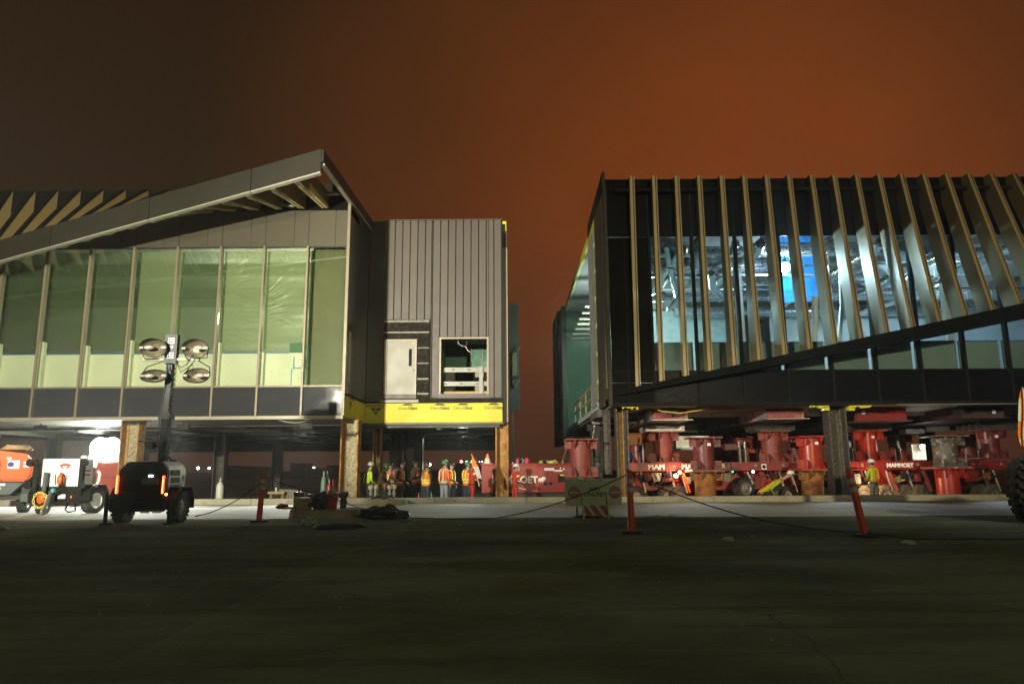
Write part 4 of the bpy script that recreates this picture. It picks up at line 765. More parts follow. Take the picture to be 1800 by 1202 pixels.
# ------------------------------------------------------------------ transporters
def wheel(par, c, r, w, tyre, rimc='steel', hub=None, ax=(1, 0, 0), lugs=18, bolts=0, yaw=0):
    """one tyre (with lugs) and rim as a part and its sub-part; axis horizontal"""
    c = Vector(c); A = Vector(ax).normalized(); u = A.orthogonal().normalized(); v = A.cross(u)
    mb = MB(); mb.lathe(c - A * w / 2, A, [(0, r * .60), (0, r * .86), (w * .12, r * .955), (w * .5, r * .965), (w * .88, r * .955), (w, r * .86), (w, r * .60)], 28, cap=False)
    for k in range(lugs):
        a = 2 * math.pi * k / lugs
        for s, sh in ((-1, 0), (1, math.pi / lugs)):
            d = u * math.cos(a + sh) + v * math.sin(a + sh); tn = u * -math.sin(a + sh) + v * math.cos(a + sh)
            p = c + d * r * .975 + A * s * w * .27; e = 2 * math.pi * r / lugs * .28
            mb.hexa([p - tn * e - A * w * .22 - d * r * .03, p + tn * e - A * w * .22 - d * r * .03, p + tn * e * 1.25 + A * w * .22 - d * r * .03, p - tn * e * 1.25 + A * w * .22 - d * r * .03, p - tn * e - A * w * .22 + d * r * .03, p + tn * e - A * w * .22 + d * r * .03, p + tn * e * 1.25 + A * w * .22 + d * r * .03, p - tn * e * 1.25 + A * w * .22 + d * r * .03])
    o = mb.build('wheel', M[tyre], par, smooth=True, angle=35)
    rm = MB().lathe(c - A * w * .46, A, [(0, r * .60), (w * .04, r * .60), (w * .12, r * .52), (w * .18, r * .50), (w * .15, r * .26), (w * .06, r * .22), (w * .04, .001)], 24, cap=False).lathe(c + A * w * .46, -A, [(0, r * .60), (w * .04, r * .60), (w * .12, r * .52), (w * .18, r * .50), (w * .15, r * .26), (w * .06, r * .22), (w * .04, .001)], 24, cap=False)
    rm.build('rim', M[rimc], o, smooth=True)
    if hub:
        h = MB().cyl(c - A * w * .44, c - A * w * .52, r * .22, 14)
        for q in range(8):
            d = u * math.cos(q * math.pi / 4) + v * math.sin(q * math.pi / 4); h.cyl(c - A * w * .30 + d * r * .38, c - A * w * .38 + d * r * .38, r * .045, 6)
        h.build('hub', M[hub], o)
    return o
def bogie(par, px, Y, r=.40, lift=0., tyre='tyre', hub=None, arm='deck', ax=(.35, -1, 0)):
    """pendulum axle: a pair of tyres on a crank arm below the deck"""
    x = at(px, 868, Y).x; z = PIT + r + lift
    for q in (0, 1): wheel(par, (x + q * .10, Y + q * .46, z), r, .30, tyre, hub=hub if q == 0 else None, ax=ax)
    MB().bar((x + .05, Y + .24, z), (x + .42, Y + .24, z + .42), .20, .16).bar((x + .42, Y + .24, z + .38), (x + .12, Y + .24, 1.0), .22, .2).build('axle_arm', M[arm], par)
    MB().cyl((x + .18, Y + .02, .95), (x + .34, Y - .02, z + .16), .05, 8).build('cylinder', M['steel'], par, smooth=True)
def transporter(px0, px1, Y, zt, zb, wheels, lab, texts, tyre, lights=()):
    x0, x1 = at(px0, 820, Y).x, at(px1, 820, Y).x; t = thing('modular_transporter', ((x0 + x1) / 2, Y, PIT), lab, 'transporter', 'red modular transporters under the raised hall')
    B('deck', M['deck'], t, (x0, Y, zb), (x1, Y + 2.4, zt), bevel=.012)
    B('side_rail', M['deck'], t, (x0, Y - .05, zt - .06), (x1, Y - .002, zt)); B('side_rail', M['deck'], t, (x0, Y - .05, zb), (x1, Y - .002, zb + .05))
    n = max(2, int((x1 - x0) / 1.0)); rngs = [(at(q, 823, Y).x - .15, at(q, 823, Y).x + sz_ * .80 * len(s_)) for q, s_, sz_ in texts]
    free = lambda x: not any(a_ < x < b_ for a_, b_ in rngs)
    for i in range(n + 1):
        x = x0 + (x1 - x0) * i / n
        if free(x): B('lashing_plate', M['maroon'], t, (x - .10, Y - .045, zb + .052), (x + .10, Y - .003, zt - .062))
        if i < n and free(x + (x1 - x0) / n * .8):
            hx = x + (x1 - x0) / n * .8; MB().lathe((hx, Y - .012, (zt + zb) / 2 + .03), (0, -1, 0), [(0, .055), (.02, .05), (.02, .025), (0, .02)], 12).build('lashing_ring', M['trim'], t)
    B('tank', M['pack'], t, (x0 + .3, Y + .7, .25), (x1 - .3, Y + 1.5, zb - .01), bevel=.05)
    for w in wheels: bogie(t, w[0], Y + .05, lift=w[1] if len(w) > 1 else 0, tyre=tyre, hub=w[2] if len(w) > 2 else None, arm=w[3] if len(w) > 3 else 'deck')
    for px in [w[0] + 18 for w in wheels[::2]]:
        x = at(px, 850, Y + .8).x; wheel(t, (x, Y + 1.6, PIT + .4), .40, .30, tyre, ax=(.5, -1, 0))
    for px, s, size in texts: text('lettering', s, M['label'], t, (at(px, 823, Y).x, Y - .006, (zt + zb) / 2), size, bold=.012, align='LEFT')
    for px, py, m, r in lights:
        p = at(px, py, Y - .08); MB().lathe((p.x, Y - .002, p.z), (0, -1, 0), [(0, r * 1.2), (.06, r * 1.1), (.07, r)], 10).build('lamp_housing', M['black'], t); MB().lathe((p.x, Y - .073, p.z), (0, -1, 0), [(0, r), (.02, r * .6)], 10).build('lamp_lens', M[m], t)
    return t
TA = transporter(1098, 1386, 27.0, DK, .99, ((1118,), (1172,), (1192,), (1308, .30, 'deck'), (1364,), (1384,)), 'left modular transporter with clean tyres and one raised wheel', ((1139, 'MAM', .28), (1198, 'MAMMOET', .27)), 'tyre', ((1288, 829, 'em_green', .03), (1324, 829, 'em_white', .05)))
TB = transporter(1476, 1770, 27.0, 1.30, .98, ((1516,), (1553,), (1590,), (1618,), (1724,), (1742,)), 'right modular transporter with muddy tyres and a worker beside it', ((1559, 'MAMMOET', .20),), 'mudt', ())
p = at(1342, 820, 27); MB().box((p.x - .09, 26.94, p.z - .1), (p.x + .09, 26.95, p.z + .1)).build('sticker', M['label'], TA); MB().lathe((p.x, 26.938, p.z), (0, -1, 0), [(0, .07), (.003, .07), (.003, .05), (0, .05)], 14).build('ring_mark', M['print_'], TA); MB().prism([(p.x - .02, 26.936, p.z + .03), (p.x + .03, 26.936, p.z), (p.x - .02, 26.936, p.z - .03)], (0, -.003, 0)).build('arrow_mark', M['print_'], TA)
p = at(1271, 819, 27); text('lettering', 'R', M['label'], TA, (p.x, 26.94, p.z), .2, bold=.01)
MB().prism([at(1146, 831, 26.9), at(1163, 831, 26.9), at(1160, 845, 26.9), at(1150, 847, 26.9)], (0, .08, 0)).build('mud_guard', M['signf'], TA)
MB().lathe((at(1188, 836, 26.85).x, 26.9, at(1188, 836, 26.9).z), (0, -1, 0), [(0, .1), (.08, .09), (.09, .05)], 14).build('hose_reel', M['label'], TA)
MB().cyl((at(1175, 840, 27.4).x, 27.3, .62), (at(1175, 840, 27.4).x, 27.3, .74), .38, 20).build('turntable', M['pack'], TA, smooth=True)
for px in (1201, 1530, 1565, 1625): 
    a = at(px, 836, 26.8); MB().bar((a.x, 26.85, .92), (a.x + .22, 26.85, .22), .16, .07).build('swing_arm', M['pinkr' if px != 1201 else 'orange'], TB if px > 1400 else TA)
for px in (1573,): MB().prism([at(1569, 840, 26.9), at(1592, 832, 26.9), at(1591, 844, 26.9), at(1578, 848, 26.9)], (0, .1, 0)).build('mud_guard', M['timber'], TB)
TC = transporter(1120, 1764, 31.8, 1.30, .98, ((1140,), (1215,), (1275,), (1345,), (1450,), (1500,), (1580,), (1640,), (1700,)), 'rear modular transporter half hidden behind the front row of stands', (), 'tyre')
for px, top, mat, lab in ((1290, 762, 'maroon', 'maroon stand in the rear row left of the dull red stand'), (1398, 764, 'pinkr', 'faded stand in the rear row behind the scarlet stand'), (1578, 764, 'red', 'dark red stand in the rear row behind the lime-shirted worker'), (1700, 764, 'maroon', 'maroon stand in the rear row right of the peeling stand'), (1120, 764, 'red', 'red stand in the rear row above the MAM lettering')):
    stand(at(px, 790, 32.6).x, 32.6, 1.302, pz(px, top, 32.6), .36, mat, lab, sticker=False)
def hose_run(par, px, py, Y, n, mat='rope'):
    for q in range(n):
        a = at(px + q * 7 + rng.uniform(-3, 3), py, Y); w = rng.uniform(.25, .6); d = rng.uniform(.12, .38)
        MB().tube([(a.x + w * u, Y - .04 - .05 * math.sin(math.pi * u), a.z - d * 4 * u * (1 - u) + .04 * math.sin(u * 9 + q)) for u in [i / 9 for i in range(10)]], rng.uniform(.010, .018), 5).build('hose', M[mat], par, smooth=True)
hose_run(TA, 1102, 829, 26.95, 4); hose_run(TA, 1150, 830, 26.95, 4); hose_run(TA, 1255, 829, 26.95, 3, 'trim'); hose_run(TA, 1345, 829, 26.95, 4); hose_run(TB, 1500, 829, 26.95, 3); hose_run(TB, 1580, 829, 26.95, 4); hose_run(TB, 1690, 829, 26.95, 4, 'trim'); hose_run(TB, 1722, 829, 26.95, 4)
def clutter(par, px0, px1, py0, py1, Y, mat, name='valve_block'):
    a, b = at(px0, py1, Y), at(px1, py0, Y); B(name, M[mat], par, (a.x, Y - .1, a.z), (b.x, Y + .2, b.z), bevel=.01)
for c in ((1131, 1139, 834, 846, 'black'), (1205, 1213, 838, 850, 'steel'), (1272, 1283, 831, 846, 'grey'), (1334, 1342, 829, 836, 'deck')): clutter(TA, *c[:4], 26.9, c[4])
for c in ((1500, 1510, 832, 850, 'slate'), (1583, 1590, 832, 842, 'black'), (1608, 1616, 832, 846, 'maroon'), (1700, 1716, 826, 846, 'pack'), (1726, 1738, 830, 842, 'rusty')): clutter(TB, *c[:4], 26.9, c[4])
for px, py in ((1130, 800), (1300, 798), (1310, 800), (1496, 800), (1580, 800)):
    a = at(px, py, 28.5); MB().cyl((a.x, 28.5, 1.31), (a.x, 28.5, 1.31 + .5), .09, 14).cyl((a.x, 28.5, 1.81), (a.x, 28.5, 2.1), .05, 12).build('jack', M['steel'], TA if px < 1400 else TB, smooth=True)
def work_lamp(px, py, Y, lab, mat, power, colour, r=.07):
    c = at(px, py, Y); t = thing('work_lamp', c, lab, 'lamp', 'small work lamps among the stands')
    MB().lathe((c.x, c.y + .02, c.z), (0, 1, 0), [(0, r), (.05, r * 1.05), (.09, r * .5)], 14).build('lamp_housing', M['black'], t, smooth=True)
    MB().lathe((c.x, c.y + .018, c.z), (0, -1, 0), [(0, r * .97), (.012, r * .7), (.02, .001)], 14).build('lamp_lens', M[mat], t, smooth=True)
    MB().bar((c.x, c.y + .10, c.z), (c.x, c.y + .35, c.z + .05), .03, .03).build('bracket', M['black'], t)
    if power: lamp('work_light', 'POINT', c + Vector((0, -.12, 0)), power, colour, size=.06)
work_lamp(1195, 830, 26.6, 'glowing orange lamp under the MAM deck', 'em_warm', 60, (1, .5, .25), .06)
work_lamp(1621, 785, 29.0, 'white work lamp left of the peeling stand', 'em_back', 26, (.95, 1, .85), .08)
work_lamp(1534, 846, 26.5, 'warm lamp low behind the lime-shirted worker', 'em_warm', 90, (1, .62, .35), .04)
work_lamp(1700, 846, 28.3, 'warm lamp low between the muddy tyres', 'em_warm', 110, (1, .72, .4), .04)
work_lamp(1604, 786, 29.5, 'tiny bluish lamp in the dark left of the white work lamp', 'em_white', 0, None, .03)
a = at(1617, 808, 29.4); t = B('notice_board', M['label'], None, (a.x - .28, 29.4, a.z), (a.x + .28, 29.45, a.z + .62)); tag(t, 'pale board lit by the white work lamp', 'board')
t = MB().cyl(at(1096, 803, 28.4), at(1101, 803, 29.3), .27, 20).build('drum', M['bluep'], smooth=True); tag(t, 'blue drum lying behind the leftmost raised column', 'drum')
def links(name, pts, lab, r=.014, s=.09, mat='strap', cat='chain'):
    pts = [Vector(p) for p in pts]; mb = MB(); k = 0
    for a, b in zip(pts, pts[1:]):
        n = max(1, int((b - a).length / s)); d = (b - a).normalized(); u = d.orthogonal().normalized(); v = d.cross(u)
        for i in range(n):
            c = a.lerp(b, (i + .5) / n); w = u if k % 2 else v; k += 1
            mb.tube([c + d * s * .62 * math.cos(q / 8 * 2 * math.pi) + w * s * .32 * math.sin(q / 8 * 2 * math.pi) for q in range(9)], r, 4)
    o = mb.build(name, M[mat]); return tag(o, lab, cat)
links('chain', [at(1046, 742, 26.2), at(1042, 770, 26.1)], 'chain hanging above the right side of the faded pink stand')
links('chain', [at(1000, 776, 26), at(990, 806, 26.4), at(989, 815, 26.4)], 'chain hanging at the left side of the faded pink stand')
for i in range(6):
    p = at(1045 + i * 3.6, 803, 26.2); links('shackle', [p, p + Vector((0, 0, -.18))], ('first', 'second', 'third', 'fourth', 'fifth', 'last')[i] + ' black shackle from the left in the row beside the faded pink stand', .018, .16, 'beam', 'shackle')['group'] = 'row of shackles beside the faded pink stand'
# support block under the faded pink stand
a = at(1020, 840, 25.6); t = thing('support_block', (a.x, 25.6, PIT), 'pinkish block stack under the faded pink stand', 'blocks')
for i in range(3): B('block', M[('pinkr', 'timber', 'rusty')[i]], t, (a.x - .45 + i * .31, 25.2, PIT), (a.x - .17 + i * .31, 26.0, a.z - .012 + .05))
# ------------------------------------------------------------------ power pack with tools on it
xa, xb = at(846, 840, 28.6).x, at(1003, 840, 28.6).x; zt_, zb_ = pz(930, 816, 28.6), pz(930, 866, 28.6)
PP = thing('power_pack', ((xa + xb) / 2, 28.6, PIT), 'long red power pack box with white lettering and an animal mark', 'power pack')
B('body', M['pack'], PP, (xa, 28.6, zb_), (xb, 30.1, zt_), bevel=.02); B('lid_rim', M['pack'], PP, (xa - .02, 28.57, zt_ + .002), (xb + .02, 30.13, zt_ + .04))
x = xa
for px in (905, 962): xx = at(px, 840, 28.6).x; B('door_seam', M['maroon'], PP, (xx - .008, 28.592, zb_ + .05), (xx + .008, 28.601, zt_ - .12))
B('rail', M['beam'], PP, (xa + .2, 28.7, zb_ - .16), (xb, 28.9, zb_ - .01)); 
for px in (880, 950, 990): MB().box((at(px, 868, 28.8).x - .12, 28.7, PIT), (at(px, 868, 28.8).x + .12, 28.95, zb_ - .17)).build('foot', M['beam'], PP)
text('lettering', 'MAMMOET', M['label'], PP, (at(945, 842, 28.6).x, 28.594, pz(920, 843.5, 28.6)), .36, align='RIGHT', bold=.014)
el = [(0, .0), (.0, .55), (.12, .72), (.42, .74), (.62, .92), (.82, .98), (1.0, .86), (1.12, .70), (1.16, .52), (1.08, .50), (1.04, .62), (.98, .58), (.95, .28), (.85, .26), (.83, .42), (.76, .40), (.74, .0), (.60, .0), (.58, .26), (.44, .26), (.42, 0), (.30, 0), (.28, .24), (.16, .24), (.14, 0)]
p = at(946.5, 847, 28.6); MB().prism([(p.x + u * .255, 28.592, p.z + v * .21) for u, v in el], (0, -.006, 0)).build('animal_mark', M['label'], PP)
def rectp(px0, py0, px1, py1, name, mat, Y=28.592, par=PP):
    a, b = at(px0, py1, Y), at(px1, py0, Y); return B(name, M[mat], par, (a.x, Y - .006, a.z), (b.x, Y, b.z))
rectp(957, 822, 974, 827, 'sticker', 'label'); rectp(974, 825.5, 989, 828.5, 'sticker', 'label'); rectp(981, 833, 993, 847, 'sticker', 'black'); rectp(984, 833.5, 992, 836, 'sticker', 'chainy', 28.584); rectp(955, 847, 962, 852, 'vent', 'black'); rectp(965, 847, 971, 852, 'vent', 'black'); rectp(909, 820, 913, 827, 'sticker', 'steel'); rectp(984, 821, 986, 824, 'sticker', 'label')
MB().prism([at(989, 825.5, 28.59), at(993, 825.5, 28.59), at(991, 821, 28.59)], (0, -.006, 0)).build('warning_mark', M['label'], PP)
B('battery_box', M['black'], PP, (at(866, 866, 28.6).x - .2, 28.62, PIT), (at(872, 866, 28.6).x + .15, 28.9, zb_ - .02))
def heap(name, px, py, Y, w, h, mats, lab, cat, n=5, seed=1):
    r2 = random.Random(seed); c = at(px, py, Y); t = thing(name, c, lab, cat)
    for i in range(n):
        m = mats[i % len(mats)]; x = c.x + w * (i / (n - 1) - .5) if n > 1 else c.x; s = w * r2.uniform(.22, .34)
        MB().ball((x, Y + r2.uniform(-.1, .1), c.z + h * .42), (s, s, h * r2.uniform(.4, .62)), 10, 6, lambda d: 1 + .25 * mnoise.noise(d * 2.3 + Vector((i, seed, 0)))).build('bundle', M[m], t, smooth=True)
heap('tool_bag', 918, 815, 29, .36, .24, ('pink', 'black', 'teal', 'black', 'pink'), 'black bag with pink cloths on the power pack lid', 'bag', 5, 3)
heap('vest_pile', 963, 815.5, 29, .5, .16, ('lime', 'black', 'stripes', 'lime', 'stripey', 'chainy'), 'pile of hi-vis vests on the power pack lid', 'vests', 6, 4)
# second machine seen behind the recessed wing is the same pack's left end; its safety cone
c = at(857, 815, 29.2); t = thing('safety_cone', c, 'orange and white cone on the left end of the power pack', 'cone')
MB().cyl(c + Vector((0, 0, .03)), c + Vector((0, 0, .22)), .15, 14, .09).build('cone_base', M['flagw'], t, smooth=True); MB().cyl(c + Vector((0, 0, .222)), c + Vector((0, 0, .40)), .089, 14, .03).build('cone_tip', M['flago'], t, smooth=True); MB().cbox(c + Vector((0, 0, .012)), (.36, .36, .03)).build('foot', M['flago'], t)
# ------------------------------------------------------------------ left foreground machines
# light tower trailer
LT = thing('light_tower', (-7.75, 15.9, 0), 'black light tower trailer with unlit mast lamps and red tail lights', 'light tower')
xl, xr, yb0, yb1 = at(207, 850, 15.6).x, at(291, 850, 15.6).x, 15.6, 16.5
zt2, zm = pz(250, 811, 15.6), pz(250, 868, 15.6)
prof = [(xl, zm), (xl - .0, zt2 - .20), (xl + .17, zt2), (xr - .12, zt2), (xr, zt2 - .16), (xr, zm)]
MB().prism([(x, yb0, z) for x, z in prof], (0, .10, 0)).build('rear_hood', M['trailer'], LT, bevel=.02, seg=2)
MB().prism([(x, yb0 + .102, z) for x, z in prof], (0, .86, 0)).build('body', M['grey'], LT, bevel=.03, seg=2)
B('chassis', M['trailer'], LT, (xl + .02, yb0 + .05, .30), (xr - .03, yb1, zm - .005)); B('bumper', M['trailer'], LT, (xl - .12, yb0 - .06, .26), (xr + .02, yb0 + .049, .56), bevel=.02); B('equipment_box', M['black'], LT, (xl + .08, yb0 - .10, .40), (xl + .42, yb0 - .062, .66), bevel=.01)
B('plate', M['slate'], LT, (at(250, 850, yb0).x, yb0 - .03, pz(260, 851, yb0)), (at(278, 850, yb0).x, yb0 - .002, pz(260, 840, yb0)))
MB().box((at(263, 838, yb0).x, yb0 - .05, pz(265, 838, yb0)), (at(269, 838, yb0).x, yb0 - .003, pz(265, 834.5, yb0))).build('plate_lamp', M['em_white'], LT)
for px, tilt in ((205, .05), (286, .05)):
    a, b = at(px - .5, 867, yb0 - .02), at(px + 2.4, 836, yb0 - .02); q = MB().bar(a, b, .05, .03).build('tail_lamp', M['em_red'], LT); s = MB()
    for i in range(10): c = a.lerp(b, (i + .5) / 10); s.cbox((c.x, c.y - .02, c.z), (.018, .012, .02))
    s.build('led', M['em_redl'], q)
MB().ball(at(292, 868.5, yb0 - .03), .028, 8, 6).build('marker_lamp', M['em_redl'], LT)
MB().lathe(at(199, 877, yb0 - .03), (0, -1, 0), [(0, .02), (.01, .02)], 8).build('marker_lamp', M['redmark'], LT)
for s, x in ((-1, xl - .06), (1, xr + .06)):
    wheel(LT, (x + s * .03, 16.08, .34), .34, .22, 'tyre', 'steel', None, (-s, 0, 0), 22)
    f = MB(); f.prism([(x - .13, 16.08 + .46 * c_, .40 + .36 * s_) for c_, s_ in ((-1, -.3), (-1, .35), (-.62, 1), (.62, 1), (1, .35), (1, -.3), (.95, -.3), (.95, .3), (.58, .93), (-.58, .93), (-.95, .3), (-.95, -.3))], (.30, 0, 0)); f.build('fender', M['trailer'], LT)
    MB().box((x - .03 + s * .1, yb0 - .10, .04), (x + .03 + s * .1, yb0 - .04, .62)).box((x - .09 + s * .1, yb0 - .14, 0), (x + .09 + s * .1, yb0 + .02, .038)).build('jack_leg', M['trailer'], LT)
B('jack_leg', M['trailer'], LT, (xr - .28, 16.4, 0), (xr - .20, 16.48, .32)); B('hitch_block', M['steel'], LT, (xr - .16, 16.2, .04), (xr - .04, 16.35, .32))
for px in (219, 252, 273): c = at(px, 890, yb0); MB().tube([(c.x - .09, yb0 + .1, .32), (c.x - .09, yb0 + .08, .24), (c.x + .09, yb0 + .08, .24), (c.x + .09, yb0 + .1, .32)], .014, 5).build('step_loop', M['trailer'], LT)
for i in range(3):
    v = B('vent', M['trailer'], LT, (xr - .012, 15.82, zt2 - .30 - i * .16), (xr + .004, 16.25, zt2 - .18 - i * .16)); s = MB()
    for k in range(7): s.bar((xr + .010, 15.85 + k * .055, zt2 - .29 - i * .16), (xr + .010, 15.88 + k * .055, zt2 - .19 - i * .16), .012, .02)
    s.build('louvre', M['grey'], v)
B('sticker', M['greenmark'], LT, (xr + .001, 16.36, zt2 - .42), (xr + .006, 16.48, zt2 - .30)); B('sticker', M['label'], LT, (xr + .001, 16.36, zt2 - .62), (xr + .006, 16.48, zt2 - .46))
MB().cyl((xr - .25, 16.4, zt2), (xr - .25, 16.4, zt2 + .05), .07, 12).build('fuel_cap', M['black'], LT)
MB().tube([(xl + .72 + .10 * math.cos(a), 16.2, zt2 + .11 * math.sin(a)) for a in [math.pi * i / 8 for i in range(9)]], .022, 6).build('lifting_eye', M['black'], LT)
yM = 16.3; m0, m1 = at(285, 812, yM), at(306, 592, yM); xm_ = m0.x + .02
B('mast', M['trailer'], LT, (xm_ - .08, yM - .08, .9), (xm_ + .08, yM + .08, pz(290, 735, yM))); B('mast', M['black'], LT, (xm_ - .07, yM - .065, pz(290, 735, yM) + .001), (xm_ + .07, yM + .065, pz(300, 640, yM))); B('mast', M['trailer'], LT, (xm_ - .05, yM - .045, pz(300, 640, yM)), (xm_ + .05, yM + .045, m1.z - .1))
B('mast_collar', M['black'], LT, (xm_ - .13, yM - .13, pz(290, 738, yM)), (xm_ + .13, yM + .13, pz(290, 728, yM)))
MB().box((xm_ - .26, yM - .16, pz(285, 800, yM) + .16), (xm_ + .04, yM - .092, pz(285, 775, yM))).cyl((xm_ - .2, yM - .3, pz(280, 783, yM)), (xm_ - .2, yM - .1, pz(280, 783, yM)), .09, 12).tube([(xm_ - .3, yM - .2, pz(280, 790, yM)), (xm_ - .32, yM - .24, pz(280, 777, yM)), (xm_ - .46, yM - .24, pz(280, 777, yM) + .02)], .018, 5).build('winch', M['black'], LT)
hx = xm_ - .02; hb, ht = pz(305, 640, yM), pz(305, 590, yM)
hd = MB().box((hx - .07, yM - .16, hb), (hx + .21, yM - .03, ht)).build('head_plate', M['black'], LT)
s = MB()
for i in range(3):
    for z in (ht - .10 - i * .05, hb + .12 + i * .055): s.cbox((hx + .10, yM - .164, z), (.10, .006, .016)).cbox((hx + .015, yM - .164, z), (.02, .006, .016))
s.bar((hx + .07, yM - .164, ht - .32), (hx + .055, yM - .164, ht - .27), .012, .02).bar((hx + .09, yM - .164, ht - .32), (hx + .115, yM - .164, ht - .26), .012, .02); s.build('slot', M['label'], hd)
MB().cyl((hx - .55, yM - .1, pz(300, 633, yM)), (hx + .72, yM - .1, pz(300, 633, yM)), .035, 8).build('crossbar', M['grey'], LT)
for px, py, w, h, tl in ((269, 611, .31, .22, .35), (343, 612, .30, .22, .35), (270, 660.5, .30, .15, -.3), (345.5, 660, .30, .175, -.3)):
    c = at(px, py, yM - .28); ax = Vector((0, -math.cos(tl), math.sin(-tl))); u = Vector((1, 0, 0)); v = ax.cross(u)
    if v.z < 0: v = -v
    rings = []
    for d_, k in ((.16, .25), (.14, .55), (.08, .82), (0, 1.0), (-.0, 1.04), (.09, .86), (.155, .58), (.175, .26)):
        rings.append([c - ax * d_ + u * (w * k * math.cos(a)) + v * (h * k * math.sin(a)) for a in [2 * math.pi * q / 26 for q in range(26)]])
    lh = MB().rings(rings[:4], cap=False).rings([rings[0], [p - ax * .002 for p in rings[7]]], cap=True).build('lamp_reflector', M['reflector'], LT, smooth=True)
    MB().rings(rings[4:], cap=False).build('lamp_shell', M['black'], lh, smooth=True)
    MB().tube([rings[3][q % 26] for q in range(27)], .012, 5).build('lamp_rim', M['black'], lh)
    b0 = c + u * (-.10 if px < 300 else .08); MB().ball(b0 - ax * .01, (.12, .07, .05), 10, 6).build('lamp_bulb', M['bulb'], lh, smooth=True); MB().cyl(c + u * w * .6, c + u * w * .98, .035, 8).build('socket', M['bulb'], lh, smooth=True); MB().cyl(c - u * w * .7, c - u * w * .98, .03, 8).build('socket', M['bulb'], lh, smooth=True)
    cc = Vector((c.x + (.22 if px < 300 else -.12), yM - .1, pz(300, 633, yM)))
    MB().tube([c - u * w * .98, c - u * w * .7 + Vector((0, .1, (-.24 if py < 640 else .22))), cc, c + u * w * .8 + Vector((0, .1, (-.2 if py < 640 else .2))), c + u * w * .98], .013, 5).build('lamp_yoke', M['trailer'], lh)
MB().tube([(xm_ + .12 + .045 * math.cos(i * 1.1), yM - .1 + .045 * math.sin(i * 1.1), hb - .1 - i * .022) for i in range(110)], .012, 4).build('coiled_cable', M['black'], LT)
MB().tube([(xm_ - .1, yM - .12, pz(280, 775, yM)), (xm_ - .09, yM - .1, 2.5), (xm_ + .0, yM - .09, 3.4)], .008, 4).build('mast_cable', M['black'], LT)
for k in range(2): MB().tube([(hx + .2, yM - .15, hb + .05), (hx + .38, yM - .25, hb - .12 - k * .1), (hx + .5 + k * .15, yM - .25, hb - .05), (hx + .65, yM - .25, hb + .2 - k * .5)], .01, 4).build('loose_cable', M['black'], LT)
# white generator trailer
GT = thing('generator_trailer', (-12.0, 19.6, 0), 'white boxed generator trailer with a torn red emblem and chain', 'trailer')
yg = 19.6; gx = lambda px, py=840, Y=yg: at(px, py, Y).x; gz = lambda py, px=110, Y=yg: at(px, py, Y).z
B('body', M['wpaint'], GT, (gx(72), yg, gz(855)), (gx(142.5), yg + .55, gz(806)), bevel=.02); B('chassis', M['trailer'], GT, (gx(56), yg - .05, gz(882)), (gx(155), yg + .8, gz(868)), bevel=.01); B('tray', M['trailer'], GT, (gx(66), yg - .02, gz(868) + .002), (gx(148), yg + .7, gz(855) - .002))
for px, nm in ((66.5, 0), (146, 1)):
    B('corner_post', M['trailer'], GT, (gx(px) - .055, yg - .12, gz(870)), (gx(px) + .055, yg - .022, gz(806)))
    for py in (813, 852): MB().cyl((gx(px + (-9 if nm == 0 else 6)), yg - .2, gz(py)), (gx(px + (-9 if nm == 0 else 6)), yg - .12, gz(py)), .10, 14).bar((gx(px), yg - .1, gz(py)), (gx(px + (-9 if nm == 0 else 6)), yg - .16, gz(py)), .04, .04).build('pad', M['black'], GT)
MB().cyl((gx(85.5), yg - .14, gz(864)), (gx(86), yg - .14, gz(830)), .055, 10).build('tube_holder', M['slate'], GT); MB().cyl((gx(86), yg - .14, gz(830) + .001), (gx(86), yg - .14, gz(829)), .058, 10).build('tube_cap', M['greenmark'], GT)
sk = [(-1, .3), (-.75, .75), (-.5, .55), (-.45, .9), (-.2, .75), (0, .95), (.15, .7), (.4, .95), (.5, .6), (.85, .8), (1, .35), (.7, .15), (.95, -.1), (.5, -.2), (.55, -.55), (.2, -.35), (0, -.7), (-.2, -.35), (-.55, -.6), (-.5, -.15), (-.9, -.1), (-.7, .15)]
c = at(114.5, 820.5, yg); MB().prism([(c.x + u * .155, yg - .004, c.z + v * .11) for u, v in sk], (0, -.004, 0)).build('emblem', M['redmark'], GT); MB().ball((c.x, yg - .009, c.z - .0), (.075, .003, .028), 12, 4).ball((c.x, yg - .009, c.z - .075), (.05, .003, .05), 10, 4).build('emblem', M['label'], GT)
MB().prism([(c.x - .1 + .2 * i / 6, yg - .006, c.z - .20 + .03 * math.sin(i)) for i in range(7)] + [(c.x + .08 - .2 * i / 6, yg - .006, c.z - .28 + .03 * math.sin(i * 2)) for i in range(7)], (0, -.004, 0)).build('emblem', M['redmark'], GT)
fe = MB().lathe((gx(112), yg - .13, gz(850)), (0, 0, 1), [(0, .07), (.02, .085), (.17, .085), (.22, .05), (.26, .03), (.27, .045), (.3, .02)], 14).build('fire_extinguisher', M['orange'], GT, smooth=True)
MB().box((gx(106), yg - .22, gz(852)), (gx(118), yg - .03, gz(851))).bar((gx(106.5), yg - .2, gz(852)), (gx(105.5), yg - .2, gz(834)), .02, .02).bar((gx(117.5), yg - .2, gz(852)), (gx(118.5), yg - .2, gz(834)), .02, .02).build('bracket', M['black'], GT)
MB().bar((gx(107), yg - .35, gz(862)), (gx(104), yg - .5, .16), .06, .06).build('jockey_leg', M['steel'], GT); MB().cyl((gx(103.5) - .03, yg - .5, .1), (gx(103.5) + .03, yg - .5, .1), .10, 14).build('jockey_wheel', M['grey'], GT, smooth=True)
MB().bar((gx(112), yg - .36, gz(864)), (gx(110), yg - .36, gz(858)), .1, .06).build('grip', M['teal'], GT)
B('label', M['label'], GT, (gx(107), yg - .054, gz(876)), (gx(120), yg - .051, gz(868.5)))
